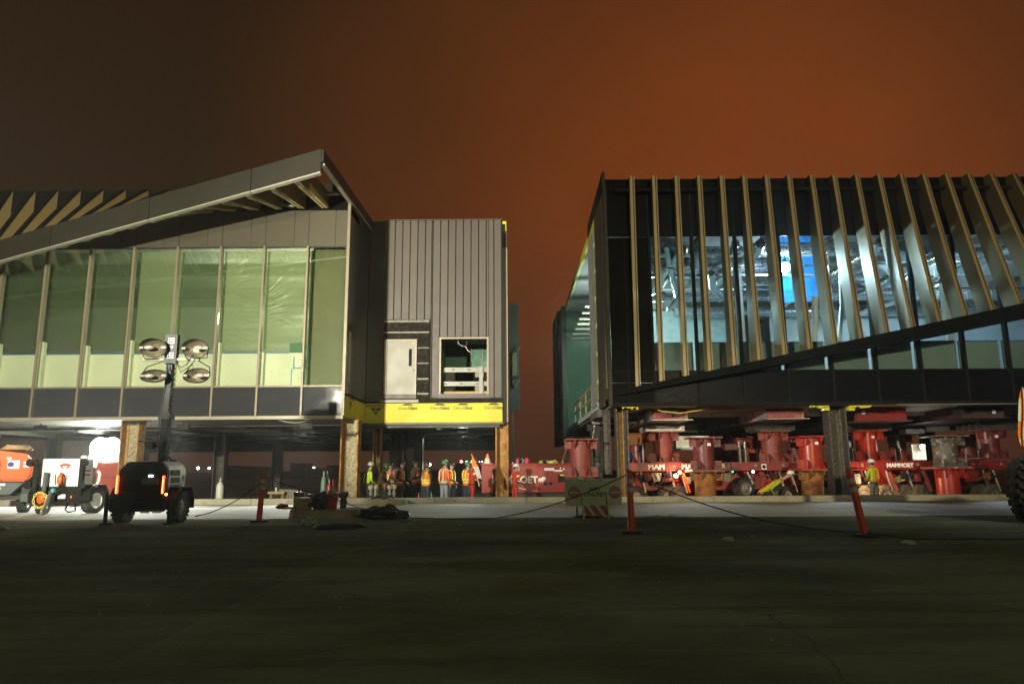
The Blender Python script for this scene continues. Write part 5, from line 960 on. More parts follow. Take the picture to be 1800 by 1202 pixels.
B('marker', M['flago'], GT, (gx(129.5), yg - .06, gz(875)), (gx(131.5), yg - .052, gz(871)))
pts = [Vector((gx(80) + .17 * math.cos(a), yg - .15, gz(878) + .2 * math.sin(a))) for a in [2 * math.pi * i / 14 for i in range(15)]]
links('chain', pts + [Vector((gx(92), yg - .15, gz(868)))], 'yellow chain looped on the front of the white generator trailer', .010, .085, 'chainy')
t = MB().ball((gx(80), yg - .12, gz(876)), (.11, .05, .14), 10, 6).build('rag', M['orange'], smooth=True); tag(t, 'orange red rag inside the yellow chain loop', 'cloth')
for s, x in ((-1, gx(64)), (1, at(163, 885, 20.0).x)):
    wheel(GT, (x, 20.0, .34), .34, .22, 'tyre', 'wpaint', None, (-s, .25, 0), 22)
    MB().prism([(x - .14, 20.0 + .46 * c_, .38 + .38 * s_) for c_, s_ in ((-1, -.1), (-1, .45), (-.6, 1), (.6, 1), (1, .45), (1, -.1), (.94, -.1), (.94, .4), (.56, .93), (-.56, .93), (-.94, .4), (-.94, -.1))], (.3, 0, 0)).build('fender', M['trailer'], GT)
MB().tube([(gx(156), yg + .4, gz(828)), (gx(160), yg + .4, gz(833)), (gx(159), yg + .4, gz(846)), (gx(154), yg + .4, gz(858))], .035, 6).build('exhaust_pipe', M['label'], GT)
for i, (py0, py1) in enumerate(((826, 829), (833, 836))): B('label', M['redmark'], GT, (gx(142.5) + .001, yg + .15, gz(py1)), (gx(142.5) + .005, yg + .4, gz(py0)))
MB().tube([(gx(128), yg - .1, .3), (gx(126), yg - .15, .12), (gx(132), yg - .15, .06), (gx(142), yg - .1, .1), (gx(140), yg - .1, .3)], .02, 5).build('hose', M['black'], GT)
MB().lathe((gx(125), yg + .5, gz(806)), (0, 0, 1), [(0, .07), (.05, .09), (.09, .06), (.1, .001)], 12).build('cap', M['label'], GT, smooth=True)
# orange compressor
CP = thing('air_compressor', (at(54, 820, 20.2).x, 20.2, 0), 'orange towable compressor with grey base at the left edge', 'compressor')
yc = 20.2; cx_ = lambda px: at(px, 820, yc).x; cz_ = lambda py: at(30, py, yc).z
prof = [(cx_(-60), cz_(843)), (cx_(50), cz_(846)), (cx_(57), cz_(836)), (cx_(58), cz_(822)), (cx_(52), cz_(800)), (cx_(44), cz_(797)), (cx_(14), cz_(793)), (cx_(-60), cz_(790))]
MB().prism([(x, yc, z) for x, z in prof], (0, 1.2, 0)).build('hood', M['orange'], CP, bevel=.05, seg=2)
MB().prism([(x, yc + .02, z) for x, z in ((cx_(-60), cz_(868)), (cx_(28), cz_(870)), (cx_(48), cz_(847.5)), (cx_(-60), cz_(844)))], (0, 1.15, 0)).build('base', M['slate'], CP, bevel=.02)
for i in range(4): B('vent', M['groove'], CP, (cx_(-10), yc - .006, cz_(812 + i * 9)), (cx_(9), yc + .02, cz_(806 + i * 9)))
for i in range(4): MB().prism([(cx_(-10), yc - .01, cz_(813 + i * 9)), (cx_(10), yc - .01, cz_(813 + i * 9)), (cx_(10), yc - .07, cz_(815.5 + i * 9)), (cx_(-10), yc - .07, cz_(815.5 + i * 9))], (0, 0, -.02)).build('louvre', M['orange'], CP)
lb = B('label', M['label'], CP, (cx_(20), yc - .008, cz_(823.5)), (cx_(37.5), yc - .001, cz_(809)))
text('lettering', 'United', M['bluemark'], lb, (cx_(32), yc - .011, cz_(814.5)), .09, depth=.003); text('lettering', 'Rentals', M['bluemark'], lb, (cx_(32.3), yc - .011, cz_(819)), .09, depth=.003)
MB().lathe((cx_(24.6), yc - .009, cz_(816)), (0, -1, 0), [(0, .07), (.003, .07), (.003, .045), (0, .045)], 16).build('ring_mark', M['bluemark'], lb)
for py in (813, 819.5): B('label', M['label'], CP, (cx_(43), yc - .008, cz_(py + 2)), (cx_(51.5), yc - .001, cz_(py - 2)))
B('label', M['label'], CP, (cx_(18), yc - .008, cz_(807)), (cx_(25), yc - .001, cz_(804))); B('label', M['label'], CP, (cx_(10), yc - .008, cz_(853)), (cx_(20), yc + .019, cz_(849)))
MB().cyl((cx_(12), yc - .012, cz_(858)), (cx_(12), yc + .021, cz_(858)), .04, 10).build('lamp_lens', M['label'], CP)
wheel(CP, (cx_(50), 20.7, .33), .33, .2, 'tyre', 'steel', None, (-1, .3, 0), 22); MB().prism([(cx_(44), 20.7 + .5 * c_, .42 + .36 * s_) for c_, s_ in ((-1, -.3), (-1, .3), (-.6, 1), (.6, 1), (1, .3), (1, -.3))], (.32, 0, 0)).build('fender', M['slate'], CP)
CP.rotation_euler = (0, 0, R(33)); B('skid', M['beam'], CP, (cx_(-60), yc + .05, cz_(878)), (cx_(48), yc + .15, cz_(871)))
t = thing('hose_coil', (cx_(5), yc + .4, cz_(790)), 'pale orange hose coiled on the compressor hood', 'hose')
MB().tube([(cx_(2) + (.42 - .004 * i) * math.cos(i * .5), yc + .55 + .3 * math.sin(i * .5), cz_(791) + .03 + .002 * i) for i in range(60)], .028, 6).build('coil', M['timber'], t, smooth=True)
MB().tube([(cx_(18), yc + .4, cz_(789)), (cx_(24), yc + .4, cz_(783)), (cx_(31), yc + .4, cz_(783)), (cx_(30), yc + .4, cz_(788)), (cx_(26), yc + .4, cz_(791))], .018, 5).build('loop', M['trim'], t)
# red container and the lit tower behind
a, b = at(164, 872, 28.7), at(262, 813, 28.7); RC = thing('site_container', ((a.x + b.x) / 2, 28.7, PIT), 'dark orange-red container behind the white generator trailer', 'container')
B('body', M['cont'], RC, (a.x, 28.7, PIT + .1), (b.x, 29.5, b.z), bevel=.02); zz = at(185, 839, 28.7).z; B('seam', M['maroon'], RC, (a.x, 28.685, zz - .02), (b.x, 28.699, zz + .02)); B('rim', M['cont'], RC, (a.x - .03, 28.66, b.z + .002), (b.x + .03, 29.54, b.z + .06)); B('skid', M['beam'], RC, (a.x, 28.72, PIT), (b.x, 29.4, PIT + .098))
for px in (180, 195): xx = at(px, 840, 28.7).x; B('rib', M['cont'], RC, (xx - .03, 28.67, PIT + .15), (xx + .03, 28.684, b.z - .05))
FT = thing('light_tower', (BACK.x, BACK.y + .3, PIT), 'lit light tower glaring behind the red container', 'light tower')
MB().cyl((BACK.x, BACK.y + .3, PIT + .3), (BACK.x, BACK.y + .3, BACK.z), .06, 10).build('mast', M['steel'], FT); B('body', M['grey'], FT, (BACK.x - .6, BACK.y + .6, PIT + .3), (BACK.x + .6, BACK.y + 2.2, PIT + 1.3), bevel=.03); 
for s in (-1, 1): wheel(FT, (BACK.x + s * .7, BACK.y + 1.4, PIT + .3), .3, .2, 'tyre', 'steel', None, (1, 0, 0), 12)
MB().cyl((BACK.x - .5, BACK.y + .3, BACK.z), (BACK.x + .5, BACK.y + .3, BACK.z), .03, 8).build('crossbar', M['steel'], FT)
for dx in (-.24, .24):
    for dz_ in (-.20, .20):
        c = Vector((BACK.x + dx, BACK.y + (.012 if dx * dz_ > 0 else 0), BACK.z + dz_)); MB().lathe(c, (0, 1, 0), [(0, .43), (.1, .38), (.2, .1)], 18).build('lamp_shell', M['steel'], FT, smooth=True); MB().lathe(c + Vector((0, -.002, 0)), (0, -1, 0), [(0, .415), (.03, .3), (.04, .001)], 18).build('lamp_lens', M['em_blob'], FT, smooth=True)
for k, (x, p, c) in enumerate(SOFFIT):  # housings for the added soffit lights
    y, z = (28.8 if -5 < x < 0 else 25.0), (2.58 if x < 0 else 2.95); t = thing('added_soffit_fill', (x, y, z), 'small black added fill light under the hall edge ' + ('above the orange compressor', 'above the light tower trailer', 'above the round slab with the bucket', 'above the workers', 'above the MAM lettering', 'beside the black column', 'above the peeling stand')[k], 'lamp', 'added fill lights under the front soffit')
    B('lamp_housing', M['black'], t, (x - .2, y + .26, z - .02), (x + .2, y + .36, z + .14)); MB().bar((x, y + .31, z + .14), (x, y + .31, 2.775 if x < 0 else 3.17), .04, .04).build('bracket', M['black'], t)
# the tower that lights the fronts, left of the frame
NT = thing('light_tower', (FLOOD.x, FLOOD.y - .4, 0), 'grey light tower left of the frame whose beam shows in the corner glass', 'light tower')
MB().cyl((FLOOD.x, FLOOD.y - .5, .9), (FLOOD.x, FLOOD.y - .5, FLOOD.z + .2), .06, 10).build('mast', M['steel'], NT); B('body', M['grey'], NT, (FLOOD.x - .5, FLOOD.y - 1.9, .35), (FLOOD.x + .5, FLOOD.y - .3, 1.3), bevel=.03)
for s in (-1, 1): wheel(NT, (FLOOD.x + s * .65, FLOOD.y - 1.1, .33), .33, .2, 'tyre', 'steel', None, (1, 0, 0), 12)
MB().cyl((FLOOD.x - .5, FLOOD.y - .5, FLOOD.z), (FLOOD.x + .8, FLOOD.y - .5, FLOOD.z), .03, 8).build('crossbar', M['steel'], NT)
for dx in (-.2, .5):
    c = FLOOD + Vector((dx, -.32, 0)); MB().lathe(c, (0, -1, 0), [(0, .26), (.1, .25), (.2, .1)], 18).build('lamp_shell', M['steel'], NT, smooth=True); MB().lathe(c + Vector((0, .002, 0)), (0, 1, 0), [(0, .25), (.03, .15), (.04, .001)], 18).build('lamp_lens', M['em_back'], NT, smooth=True)
B('added_beam_blocker', M['black'], NT, (FLOOD.x + .12, FLOOD.y + .9, FLOOD.z - 1.5), (FLOOD.x + 3.2, FLOOD.y + .92, FLOOD.z - .21)); MB().bar((FLOOD.x + .2, FLOOD.y - .5, FLOOD.z - .6), (FLOOD.x + .2, FLOOD.y + .9, FLOOD.z - .6), .03, .03).build('blocker_arm', M['steel'], NT)  # boards added to cut the far beam off the sign, foreground and upper fins
B('added_beam_blocker', M['black'], NT, (FLOOD.x + .85, FLOOD.y + .9, FLOOD.z - .03), (FLOOD.x + 2.7, FLOOD.y + .92, FLOOD.z + 1.0)); 
# bare lamp in the hall
WLp = thing('work_lamp', WORK, 'glaring white lamp hanging in the right-hand hall', 'lamp', 'small work lamps among the stands'); del WLp['group']
MB().ball(WORK, (.19, .19, .21), 14, 9).build('bulb', M['em_work'], WLp, smooth=True); MB().cyl(WORK + Vector((0, 0, .2)), WORK + Vector((0, 0, .33)), .07, 10).build('socket', M['black'], WLp); MB().cyl(WORK + Vector((0, 0, .33)), (WORK.x, WORK.y, 10.74), .012, 5).build('cord', M['black'], WLp)

# ------------------------------------------------------------------ sign on its barricade
s0 = gnd(1045, 911); sy = s0.y
SG = thing('barricade_sign', (s0.x, sy, 0), 'grey WET CONCRETE sign board on a striped folding barricade', 'sign')
sx = lambda px, py=865: at(px, py, sy).x; sz = lambda py, px=1043: at(px, py, sy).z
def rrect(x0, z0, x1, z1, r, y):
    out = []
    for cx, cz, a0 in ((x1 - r, z0 + r, -90), (x1 - r, z1 - r, 0), (x0 + r, z1 - r, 90), (x0 + r, z0 + r, 180)):
        for k in range(5): a = R(a0 + k * 22.5); out.append((cx + r * math.cos(a), y, cz + r * math.sin(a)))
    return out
bd = MB().prism(rrect(sx(993), sz(888), sx(1092), sz(840.5), .05, sy - .06), (0, .015, 0)).build('board', M['signf'], SG)
for px in (1008.5, 1080):
    c = Vector((sx(px), sy - .061, sz(864.8))); ds = MB().prism([c + Vector((.135 * math.cos(a), 0, .135 * math.sin(a))) for a in [2 * math.pi * i / 26 for i in range(26)]], (0, -.002, 0)).build('disc', M['signred'], bd)
    MB().box((c.x - .11, c.y - .005, c.z - .02), (c.x + .11, c.y - .003, c.z + .02)).build('bar', M['signf'], bd)
    text('lettering', 'DO NOT', M['signf'], bd, (c.x, c.y - .004, c.z + .06), .055, depth=.002); text('lettering', 'ENTER', M['signf'], bd, (c.x, c.y - .004, c.z - .06), .055, depth=.002)
text('lettering', 'WET', M['print_'], bd, (sx(1045), sy - .063, sz(860)), .118, depth=.003, bold=.003); text('lettering', 'CONCRETE', M['print_'], bd, (sx(1044.5), sy - .063, sz(868.7)), .118, depth=.003, bold=.003)
MB().prism([(sx(1018), sy - .062, sz(870.5)), (sx(1027), sy - .062, sz(872.5)), (sx(1027), sy - .062, sz(873.5)), (sx(1018), sy - .062, sz(872))], (0, -.002, 0)).build('tape', M['signred'], bd)
for px in (1028, 1056): MB().cyl((sx(px), sy - .06, sz(845)), (sx(px), sy - .07, sz(845)), .014, 8).build('bolt', M['black'], bd)
x0, x1, z0, z1 = sx(1022), sx(1068), sz(905.5), sz(889)
B('panel', M['refl'], SG, (x0, sy - .09, z0), (x1, sy - .065, z1 + .02))
for u in (0, .37, .74):
    st = []
    W_, H_ = x1 - x0, z1 + .018 - z0
    for a_, b_ in ((u - .12, 0), (u + .10, 0)): pass
    pl = [(x0 + W_ * (u + .16), z0 + .003), (x0 + W_ * (u + .40), z0 + .003), (x0 + W_ * (u + .12), z0 + H_), (x0 + W_ * (u - .12), z0 + H_)]
    pl = [(min(max(x, x0 + .003), x1 - .003), z) for x, z in pl]
    MB().prism([(x, sy - .0905, z) for x, z in pl], (0, -.003, 0)).build('stripe', M['signred'], SG)
for x, dy in ((sx(1024), -.16), (sx(1067), -.16), (sx(1015), .30), (sx(1058), .30)):
    MB().bar((x, sy + dy, 0), (x, sy - .04 + (.03 if dy > 0 else 0), 1.0 if dy > 0 else .72), .035, .035, (0, 1, 0)).build('leg', M['signf'], SG)
t = heap('rubble', 1044, 910, sy + .5, .62, .10, ('paper', 'beam', 'paper', 'cardb', 'paper'), 'heap of rags and rubble under the barricade sign', 'rubble', 6, 9)
# ------------------------------------------------------------------ delineator posts with rope
def delin(px, py, lab, lean=0, board=False):
    b = gnd(px, py); t = thing('delineator_post', b, lab, 'delineator', 'orange delineator posts holding the rope')
    MB().prism([b + Vector((.20 * math.cos(a), .20 * math.sin(a), .002)) for a in [2 * math.pi * (i + .5) / 8 for i in range(8)]], (0, 0, .045)).build('base', M['rubber'], t, bevel=.008)
    tp = b + Vector((lean, 0, 1.05)); f = lambda k: b.lerp(tp, k)
    MB().cyl(f(.045), f(.90), .062, 16, .052).build('tube', M['post'], t, smooth=True)
    for k in (.66, .79): MB().cyl(f(k), f(k + .07), .0595, 16, .0585).build('reflective_band', M['refl'], t, smooth=True)
    MB().cyl(f(.90), f(.93), .058, 16).cyl(f(.93), f(.97), .03, 12).ball(f(.985), (.05, .03, .03), 10, 6).build('handle', M['post'], t, smooth=True)
    if board:
        p = f(.80); MB().prism(rrect(p.x - .19, p.z - .21, p.x + .08, p.z + .19, .025, p.y + .075), (0, .012, 0)).build('board', M['grey'], t)
    return t, f(.95)
D1 = delin(455, 917, 'left delineator with a small grey board behind it', .05, True); D2 = delin(1110, 937, 'middle delineator right of the wet concrete sign', 0); D3 = delin(1521, 943, 'right delineator leaning left under the raised hall', -.17)
def sag(a, b, s, n=14): return [Vector(a).lerp(Vector(b), i / n) - Vector((0, 0, s * 4 * (i / n) * (1 - i / n))) for i in range(n + 1)]
def rope(lab, pts, r=.011): return tag(MB().tube(pts, r, 5).build('rope', M['rope'], smooth=True), lab, 'rope', 'ropes between the delineators')
rope('rope from the light tower to the left delineator', sag((-6.7, 15.6, .16), D1[1] + Vector((-.05, 0, -.16)), .12)); rope('rope from the left delineator down over the red bucket', sag(D1[1], (gnd(590, 905).x + .2, 16.6, .55), .06) + sag((gnd(590, 905).x + .2, 16.6, .55), gnd(676, 905, .10), .03)[1:])
rope('long rope from the rubbish bag to the middle delineator', [gnd(676, 905, .10), gnd(720, 909, .03), gnd(790, 912, .02), gnd(860, 911.5, .03)] + sag(gnd(860, 911.5, .03), D2[1], .12)[1:])
rope('rope from the middle to the right delineator', sag(D2[1], D3[1] + Vector((.15, -.05, -.93)), .22)); rope('rope running right along the ground past the right delineator', [D3[1] + Vector((.15, -.05, -.93)), gnd(1600, 946.5, .012), gnd(1700, 947, .012), gnd(1900, 948, .012)])
# ------------------------------------------------------------------ stained round slab with fittings, bucket, bags
rc = gnd(562, 912.5); cx, cyy = rc.x, rc.y + .95
t = MB().lathe((cx, cyy, 0), (0, 0, 1), [(0, .97), (.02, .95), (.17, .93), (.19, .90)], 40).build('round_slab', M['slabc'], None, smooth=True); tag(t, 'stained round concrete slab carrying pipe fittings and a bucket', 'slab')
SLT = .19
def on(px, dy): return Vector((at(px, 890, cyy + dy).x, cyy + dy, SLT))
def fitting(c, h, lab, mat='brass', grp='capped pipe fittings on the stained slab'):
    t = thing('pipe_fitting', c, lab, 'fitting', grp)
    MB().cyl(c, c + Vector((0, 0, h * .62)), .038, 12).build('riser', M[mat], t, smooth=True); MB().lathe(c + Vector((0, 0, h * .30)), (0, 0, 1), [(0, .06), (.04, .06)], 12).build('flange', M[mat], t); MB().lathe(c + Vector((0, 0, h * .62)), (0, 0, 1), [(0, .045), (.02, .085), (h * .26, .088), (h * .32, .07)], 12).build('cap', M[mat], t, smooth=True)
for px, dy, h, lab in ((521.5, .1, .42, 'leftmost capped fitting rising behind the rusty box'), (528, .2, .42, 'capped fitting just right of the leftmost one behind the box'), (544, .05, .36, 'capped fitting between the rusty box and the black bag'), (561, .1, .38, 'capped fitting above the black bag'), (567.5, .3, .40, 'capped fitting hidden partly by the red bucket'), (600.5, .0, .40, 'left fitting of the pair right of the bucket'), (606, .12, .42, 'right fitting of the pair right of the bucket')): fitting(on(px, dy), h, lab)
a, b = on(515, -.45), on(541, -.45); t = thing('rusty_box', ((a.x + b.x) / 2, a.y, SLT), 'rusty steel box on the stained round slab', 'box')
B('body', M['cardb'], t, (a.x, a.y, SLT), (b.x, a.y + .34, SLT + .25), bevel=.01); B('rim', M['cardb'], t, (a.x - .01, a.y - .01, SLT + .251), (b.x + .01, a.y + .35, SLT + .275)); MB().cyl((a.x + .06, a.y - .004, SLT + .05), (a.x + .06, a.y + .01, SLT + .05), .02, 8).build('hole', M['groove'], t)
c = on(583, -.35); t = thing('bucket', c, 'dark red bucket with rags in its mouth on the stained slab', 'bucket')
MB().lathe(c, (0, 0, 1), [(0, .115), (.02, .12), (.33, .145), (.34, .155), (.36, .155), (.365, .14), (.30, .135)], 24).build('pail', M['bucket'], t, smooth=True)
MB().tube([c + Vector((.150 * math.cos(a), .150 * math.sin(a), .30 - .05 * math.sin(a + .6))) for a in [math.pi + math.pi * i / 12 for i in range(13)]], .006, 5).build('handle', M['steel'], t)
MB().prism([(c.x - .07, c.y - .1395, c.z + .14), (c.x + .06, c.y - .1395, c.z + .15), (c.x + .06, c.y - .1395, c.z + .20), (c.x - .07, c.y - .1395, c.z + .19)], (0, .003, 0)).build('faded_label', M['pinkr'], t)
MB().ball(c + Vector((0, 0, .37)), (.12, .12, .10), 12, 7, lambda d: 1 + .3 * mnoise.noise(d * 2.5)).build('rag', M['paper'], t, smooth=True)
def bag(name, c, r, lab, seed, mat='bag', cat='rubbish bag', fold=.35):
    def f(d): return 1 + fold * .6 * mnoise.noise(d * 2.1 + Vector((seed, 0, 0))) + fold * .5 * abs(mnoise.noise(d * 5 + Vector((0, seed, 0)))) - fold * .35 * abs(mnoise.noise(d * 9 + Vector((0, 0, seed))))
    mb = MB().ball(c, r, 34, 20, f)
    for v in mb.v: v.z = max(v.z, c[2] - r[2] * .75)
    return tag(mb.build(name, M[mat], None, smooth=True, angle=28), lab, cat)
p = on(563, -.35); bag('rubbish_bag', (p.x, p.y, SLT + .15), (.24, .18, .21), 'black bag slumped between the box and the bucket', 3, fold=.8)
p = gnd(672, 913); bag('rubbish_bag', (p.x, p.y + .22, .10), (.48, .26, .18), 'large black rubbish bag on the ground right of the round slab', 8, fold=.85)
p = on(497, -.2); bag('cloth', (p.x, p.y, SLT + .05), (.12, .10, .06), 'faded red cloth at the left rim of the round slab', 5, 'pinkr', 'cloth', 1.3)
p = on(505, -.25); t = MB().cyl((p.x - .06, p.y, SLT + .03), (p.x + .14, p.y + .05, SLT + .03), .028, 8).build('pipe_piece', M['pvc']); tag(t, 'short white pipe piece on the round slab beside the red cloth', 'pipe')
p = on(613, -.1); t = MB().box((p.x - .02, p.y, SLT), (p.x + .22, p.y + .12, SLT + .025)).build('plank', M['timber']); tag(t, 'short plank on the right side of the round slab', 'plank')
p = gnd(543, 922); bag('litter_bag', (p.x, p.y, .06), (.11, .07, .085), 'crumpled clear bag leaning on the front of the round slab', 12, 'paper', 'litter', 1.5)
c = gnd(590, 931); t = MB()
for k in range(3): t.tube([(c.x + (.5 - .03 * k) * math.cos(a), c.y + .35 + (.30 - .02 * k) * math.sin(a), .02 + .015 * k) for a in [2 * math.pi * i / 36 for i in range(33)]], .018, 5)
tag(t.build('hose_coil', M['rope'], smooth=True), 'black hose coiled on the ground before the round slab', 'hose')
for px, py, s, lab in ((452, 915, .05, 'scrap of litter left of the left delineator'), (435, 924, .05, 'pale scrap on the ground near the left delineator'), (1280, 950, .07, 'crumpled paper on the dark pavement below the rope'), (1598, 957, .08, 'folded paper on the pavement right of the right delineator'), (1322, 943, .02, 'tiny white scrap on the dark pavement'), (4, 931, .08, 'bluish litter at the left edge')):
    p = gnd(px, py); t = MB().ball((p.x, p.y, s * .3), (s * 1.4, s, s * .5), 9, 5, lambda d: 1 + .45 * mnoise.noise(d * 3 + Vector((px, 0, 0)))).build('litter', M['paper']); tag(t, lab, 'litter')
# ------------------------------------------------------------------ yellowed slab with white valves by the kerb
c = at(677, 880, 23.7); zc = 0.0
t = MB().lathe((c.x, 23.75, 0), (0, 0, 1), [(0, .72), (.12, .70), (.19, .66)], 34).build('round_slab', M['slaby'], None, smooth=True); tag(t, 'yellow stained round slab with white valves by the kerb', 'slab')
for px, py, lab in ((652, 866, 'left white valve of the left pair on the yellowed slab'), (659, 866, 'right white valve of the left pair on the yellowed slab'), (685, 866, 'left white valve of the right pair on the yellowed slab'), (691.5, 866, 'right white valve of the right pair on the yellowed slab')):
    x = at(px, py, 23.7).x; fitting(Vector((x, 23.7 + (.1 if px in (659, 691.5) else 0), .19)), .46, lab, 'pvc', 'white valves on the yellowed slab')
for px0, px1, lab in ((652, 668, 'grey hose looping from the left valves'), (669, 692, 'grey hose looping to the right valves')):
    a, b = at(px0, 872, 23.5), at(px1, 872, 23.5); tag(MB().tube([(a.x, 23.5, .30), (a.x + .05, 23.45, .22), ((a.x + b.x) / 2, 23.4, .24), (b.x - .1, 23.45, .28), (b.x, 23.5, .24)], .035, 7).build('hose', M['brass'], smooth=True), lab, 'hose')
# ------------------------------------------------------------------ items behind the kerb on the left
def bottle(px, py0, py1, Y, r, mat, lab):
    c = at(px, py0, Y); h = at(px, py1, Y).z - PIT; t = thing('gas_bottle', (c.x, Y, PIT), lab, 'gas bottle', 'gas bottles behind the kerb'); c = Vector((c.x, Y, PIT))
    MB().lathe(c, (0, 0, 1), [(0, r), (h * .72, r), (h * .82, r * .8), (h * .88, r * .35)], 16).build('cylinder', M[mat], t, smooth=True); MB().cyl(c + Vector((0, 0, h * .88)), c + Vector((0, 0, h)), r * .28, 10).cyl(c + Vector((0, 0, h * .94)), c + Vector((r * .5, 0, h * .94)), r * .16, 8).build('valve', M['steel'], t)
bottle(386, 870, 840, 26.6, .13, 'gasw', 'white gas bottle left of the dim column'); bottle(568, 870, 828, 27.2, .10, 'gasg', 'left green gas bottle beside the mottled column'); bottle(574, 870, 829, 27.5, .10, 'gasg', 'right green gas bottle behind the red one'); bottle(578, 870, 842, 26.8, .09, 'scarlet', 'short red gas bottle beside the mottled column')
a, b = at(472, 866, 28), at(501, 866, 28); t = thing('trestle', ((a.x + b.x) / 2, 28, PIT), 'timber trestle top beyond the kerb with a white tube', 'trestle'); B('top', M['timber'], t, (a.x, 27.9, a.z - .04), (b.x, 28.1, a.z + .05))
for x in (a.x + .1, b.x - .1):
    for d in (-.15, .15): MB().bar((x, 28, a.z - .05), (x + d * .5, 28 + d, PIT), .04, .04).build('leg', M['timber'], t)
x = at(485, 864, 28).x; t = MB().cyl((x, 28, a.z + .052), (x, 28, a.z + .2), .03, 10).build('tube', M['label']); tag(t, 'white tube standing on the timber trestle', 'tube')
c = at(509, 862, 28.5); t = thing('wheelbarrow', (c.x, 28.5, PIT), 'grey wheelbarrow beyond the kerb', 'wheelbarrow'); MB().hexa([(c.x - .18, 28.3, .08), (c.x + .25, 28.3, .08), (c.x + .25, 28.8, .08), (c.x - .18, 28.8, .08), (c.x - .34, 28.2, .42), (c.x + .4, 28.2, .38), (c.x + .4, 28.9, .38), (c.x - .34, 28.9, .42)]).build('tray', M['grey'], t); MB().bar((c.x - .6, 28.3, .3), (c.x + .5, 28.4, -.05), .04, .04).bar((c.x - .6, 28.8, .3), (c.x + .5, 28.6, -.05), .04, .04).build('handle', M['timber'], t); wheel(t, (c.x + .5, 28.5, PIT + .18), .18, .08, 'tyre', 'steel', None, (0, 1, 0), 8)
for px, py, lab in ((505, 868, 'small red cone tip by the wheelbarrow'), (736, 868, 'small red cone beyond the kerb between the vested workers')):
    c = at(px, 880, 27); MB(); t = tag(MB().cyl((c.x, 27, PIT), (c.x, 27, .28), .10, 12, .02).build('safety_cone', M['post'], smooth=True), lab, 'cone', 'small red cones beyond the kerb')
c = at(595, 866, 27.6); t = thing('hand_truck', (c.x, 27.6, PIT), 'red hand truck with hoses beside the gas bottles', 'hand truck'); MB().bar((c.x - .12, 27.6, PIT + .1), (c.x - .2, 27.5, .75), .035, .035).bar((c.x + .18, 27.6, PIT + .1), (c.x + .1, 27.5, .75), .035, .035).bar((c.x - .18, 27.55, .5), (c.x + .14, 27.55, .5), .03, .03).build('frame', M['scarlet'], t); wheel(t, (c.x - .2, 27.55, PIT + .14), .14, .06, 'tyre', 'steel', None, (1, 0, 0), 8); wheel(t, (c.x + .26, 27.55, PIT + .14), .14, .06, 'tyre', 'steel', None, (1, 0, 0), 8)
MB().tube([(c.x - .1 + .14 * math.cos(i * .6), 27.45, .35 + .18 * math.sin(i * .6)) for i in range(24)], .02, 5).build('hose', M['rope'], t)
c = at(760, 862, 29); t = MB().lathe((c.x, 29, PIT), (0, 0, 1), [(0, .10), (.62, .10), (.68, .06), (.72, .06)], 14).build('post_stub', M['gasg'], smooth=True); tag(t, 'dull green post beside the vested worker with clasped hands', 'post')
c = at(790, 866, 33); t = B('crate', M['slate'], None, (c.x - .8, 33, PIT), (c.x + .6, 34, .45), bevel=.02); tag(t, 'dim low crate on the ground behind the orange-shirted worker', 'crate')
# ------------------------------------------------------------------ far field lamps
def far_lamp(px, py, Y, lab, mat='em_far', r=.30, grp='white field lamps along the horizon'):
    c = at(px, py, Y); t = thing('field_lamp', (c.x, Y, PIT), lab, 'lamp', grp); MB().cyl((c.x, Y, PIT), (c.x, Y, c.z - r), .08, 6).build('post', M['grey'], t); MB().ball(c, r, 10, 6).build('lamp_globe', M[mat], t, smooth=True)
for i, px in enumerate((348, 367.5, 425, 457, 489.5, 521, 551.5, 581)): far_lamp(px, 822.5, 240, ('first', 'second', 'third', 'fourth', 'fifth', 'sixth', 'seventh', 'last')[i] + ' white lamp from the left in the horizon row under the left soffit', r=.32 if i % 3 else .40)
far_lamp(755.5, 816, 200, 'white lamp above the clasped-hands worker', r=.36, grp=None) if False else far_lamp(755.5, 816, 200, 'white horizon lamp just above the worker with clasped hands', r=.34); far_lamp(820, 811, 260, 'white horizon lamp right of the red beacon', r=.26)
for i, px in enumerate((843, 848, 853)): far_lamp(px, 811, 300, ('left', 'middle', 'right')[i] + ' faint lamp of three right of the flag', r=.13)
far_lamp(811, 811, 220, 'red beacon above the orange-shirted worker', 'em_beacon', .42, None); far_lamp(714.5, 812.5, 230, 'faint red beacon between the vested workers', 'em_beacon', .2, None)
def boom(): 
    a, b = at(785, 816.5, 60), at(806, 812, 60); t = tag(MB().bar(a, b, .12, .12).build('boom_arm', M['label']), 'thin pale boom reaching towards the red beacon', 'boom')
boom()
c = at(600, 860, 120); t = MB()
for i in range(26): x = -60 + i * 4.6 + rng.uniform(-1, 1); h = rng.uniform(1.0, 3.2); t.box((x, 150 + rng.uniform(-3, 3), PIT), (x + rng.uniform(2.5, 6), 158, PIT + h))
tag(t.build('far_buildings', M['slate']), 'low dark line of distant sheds on the horizon', 'buildings', kind='stuff')
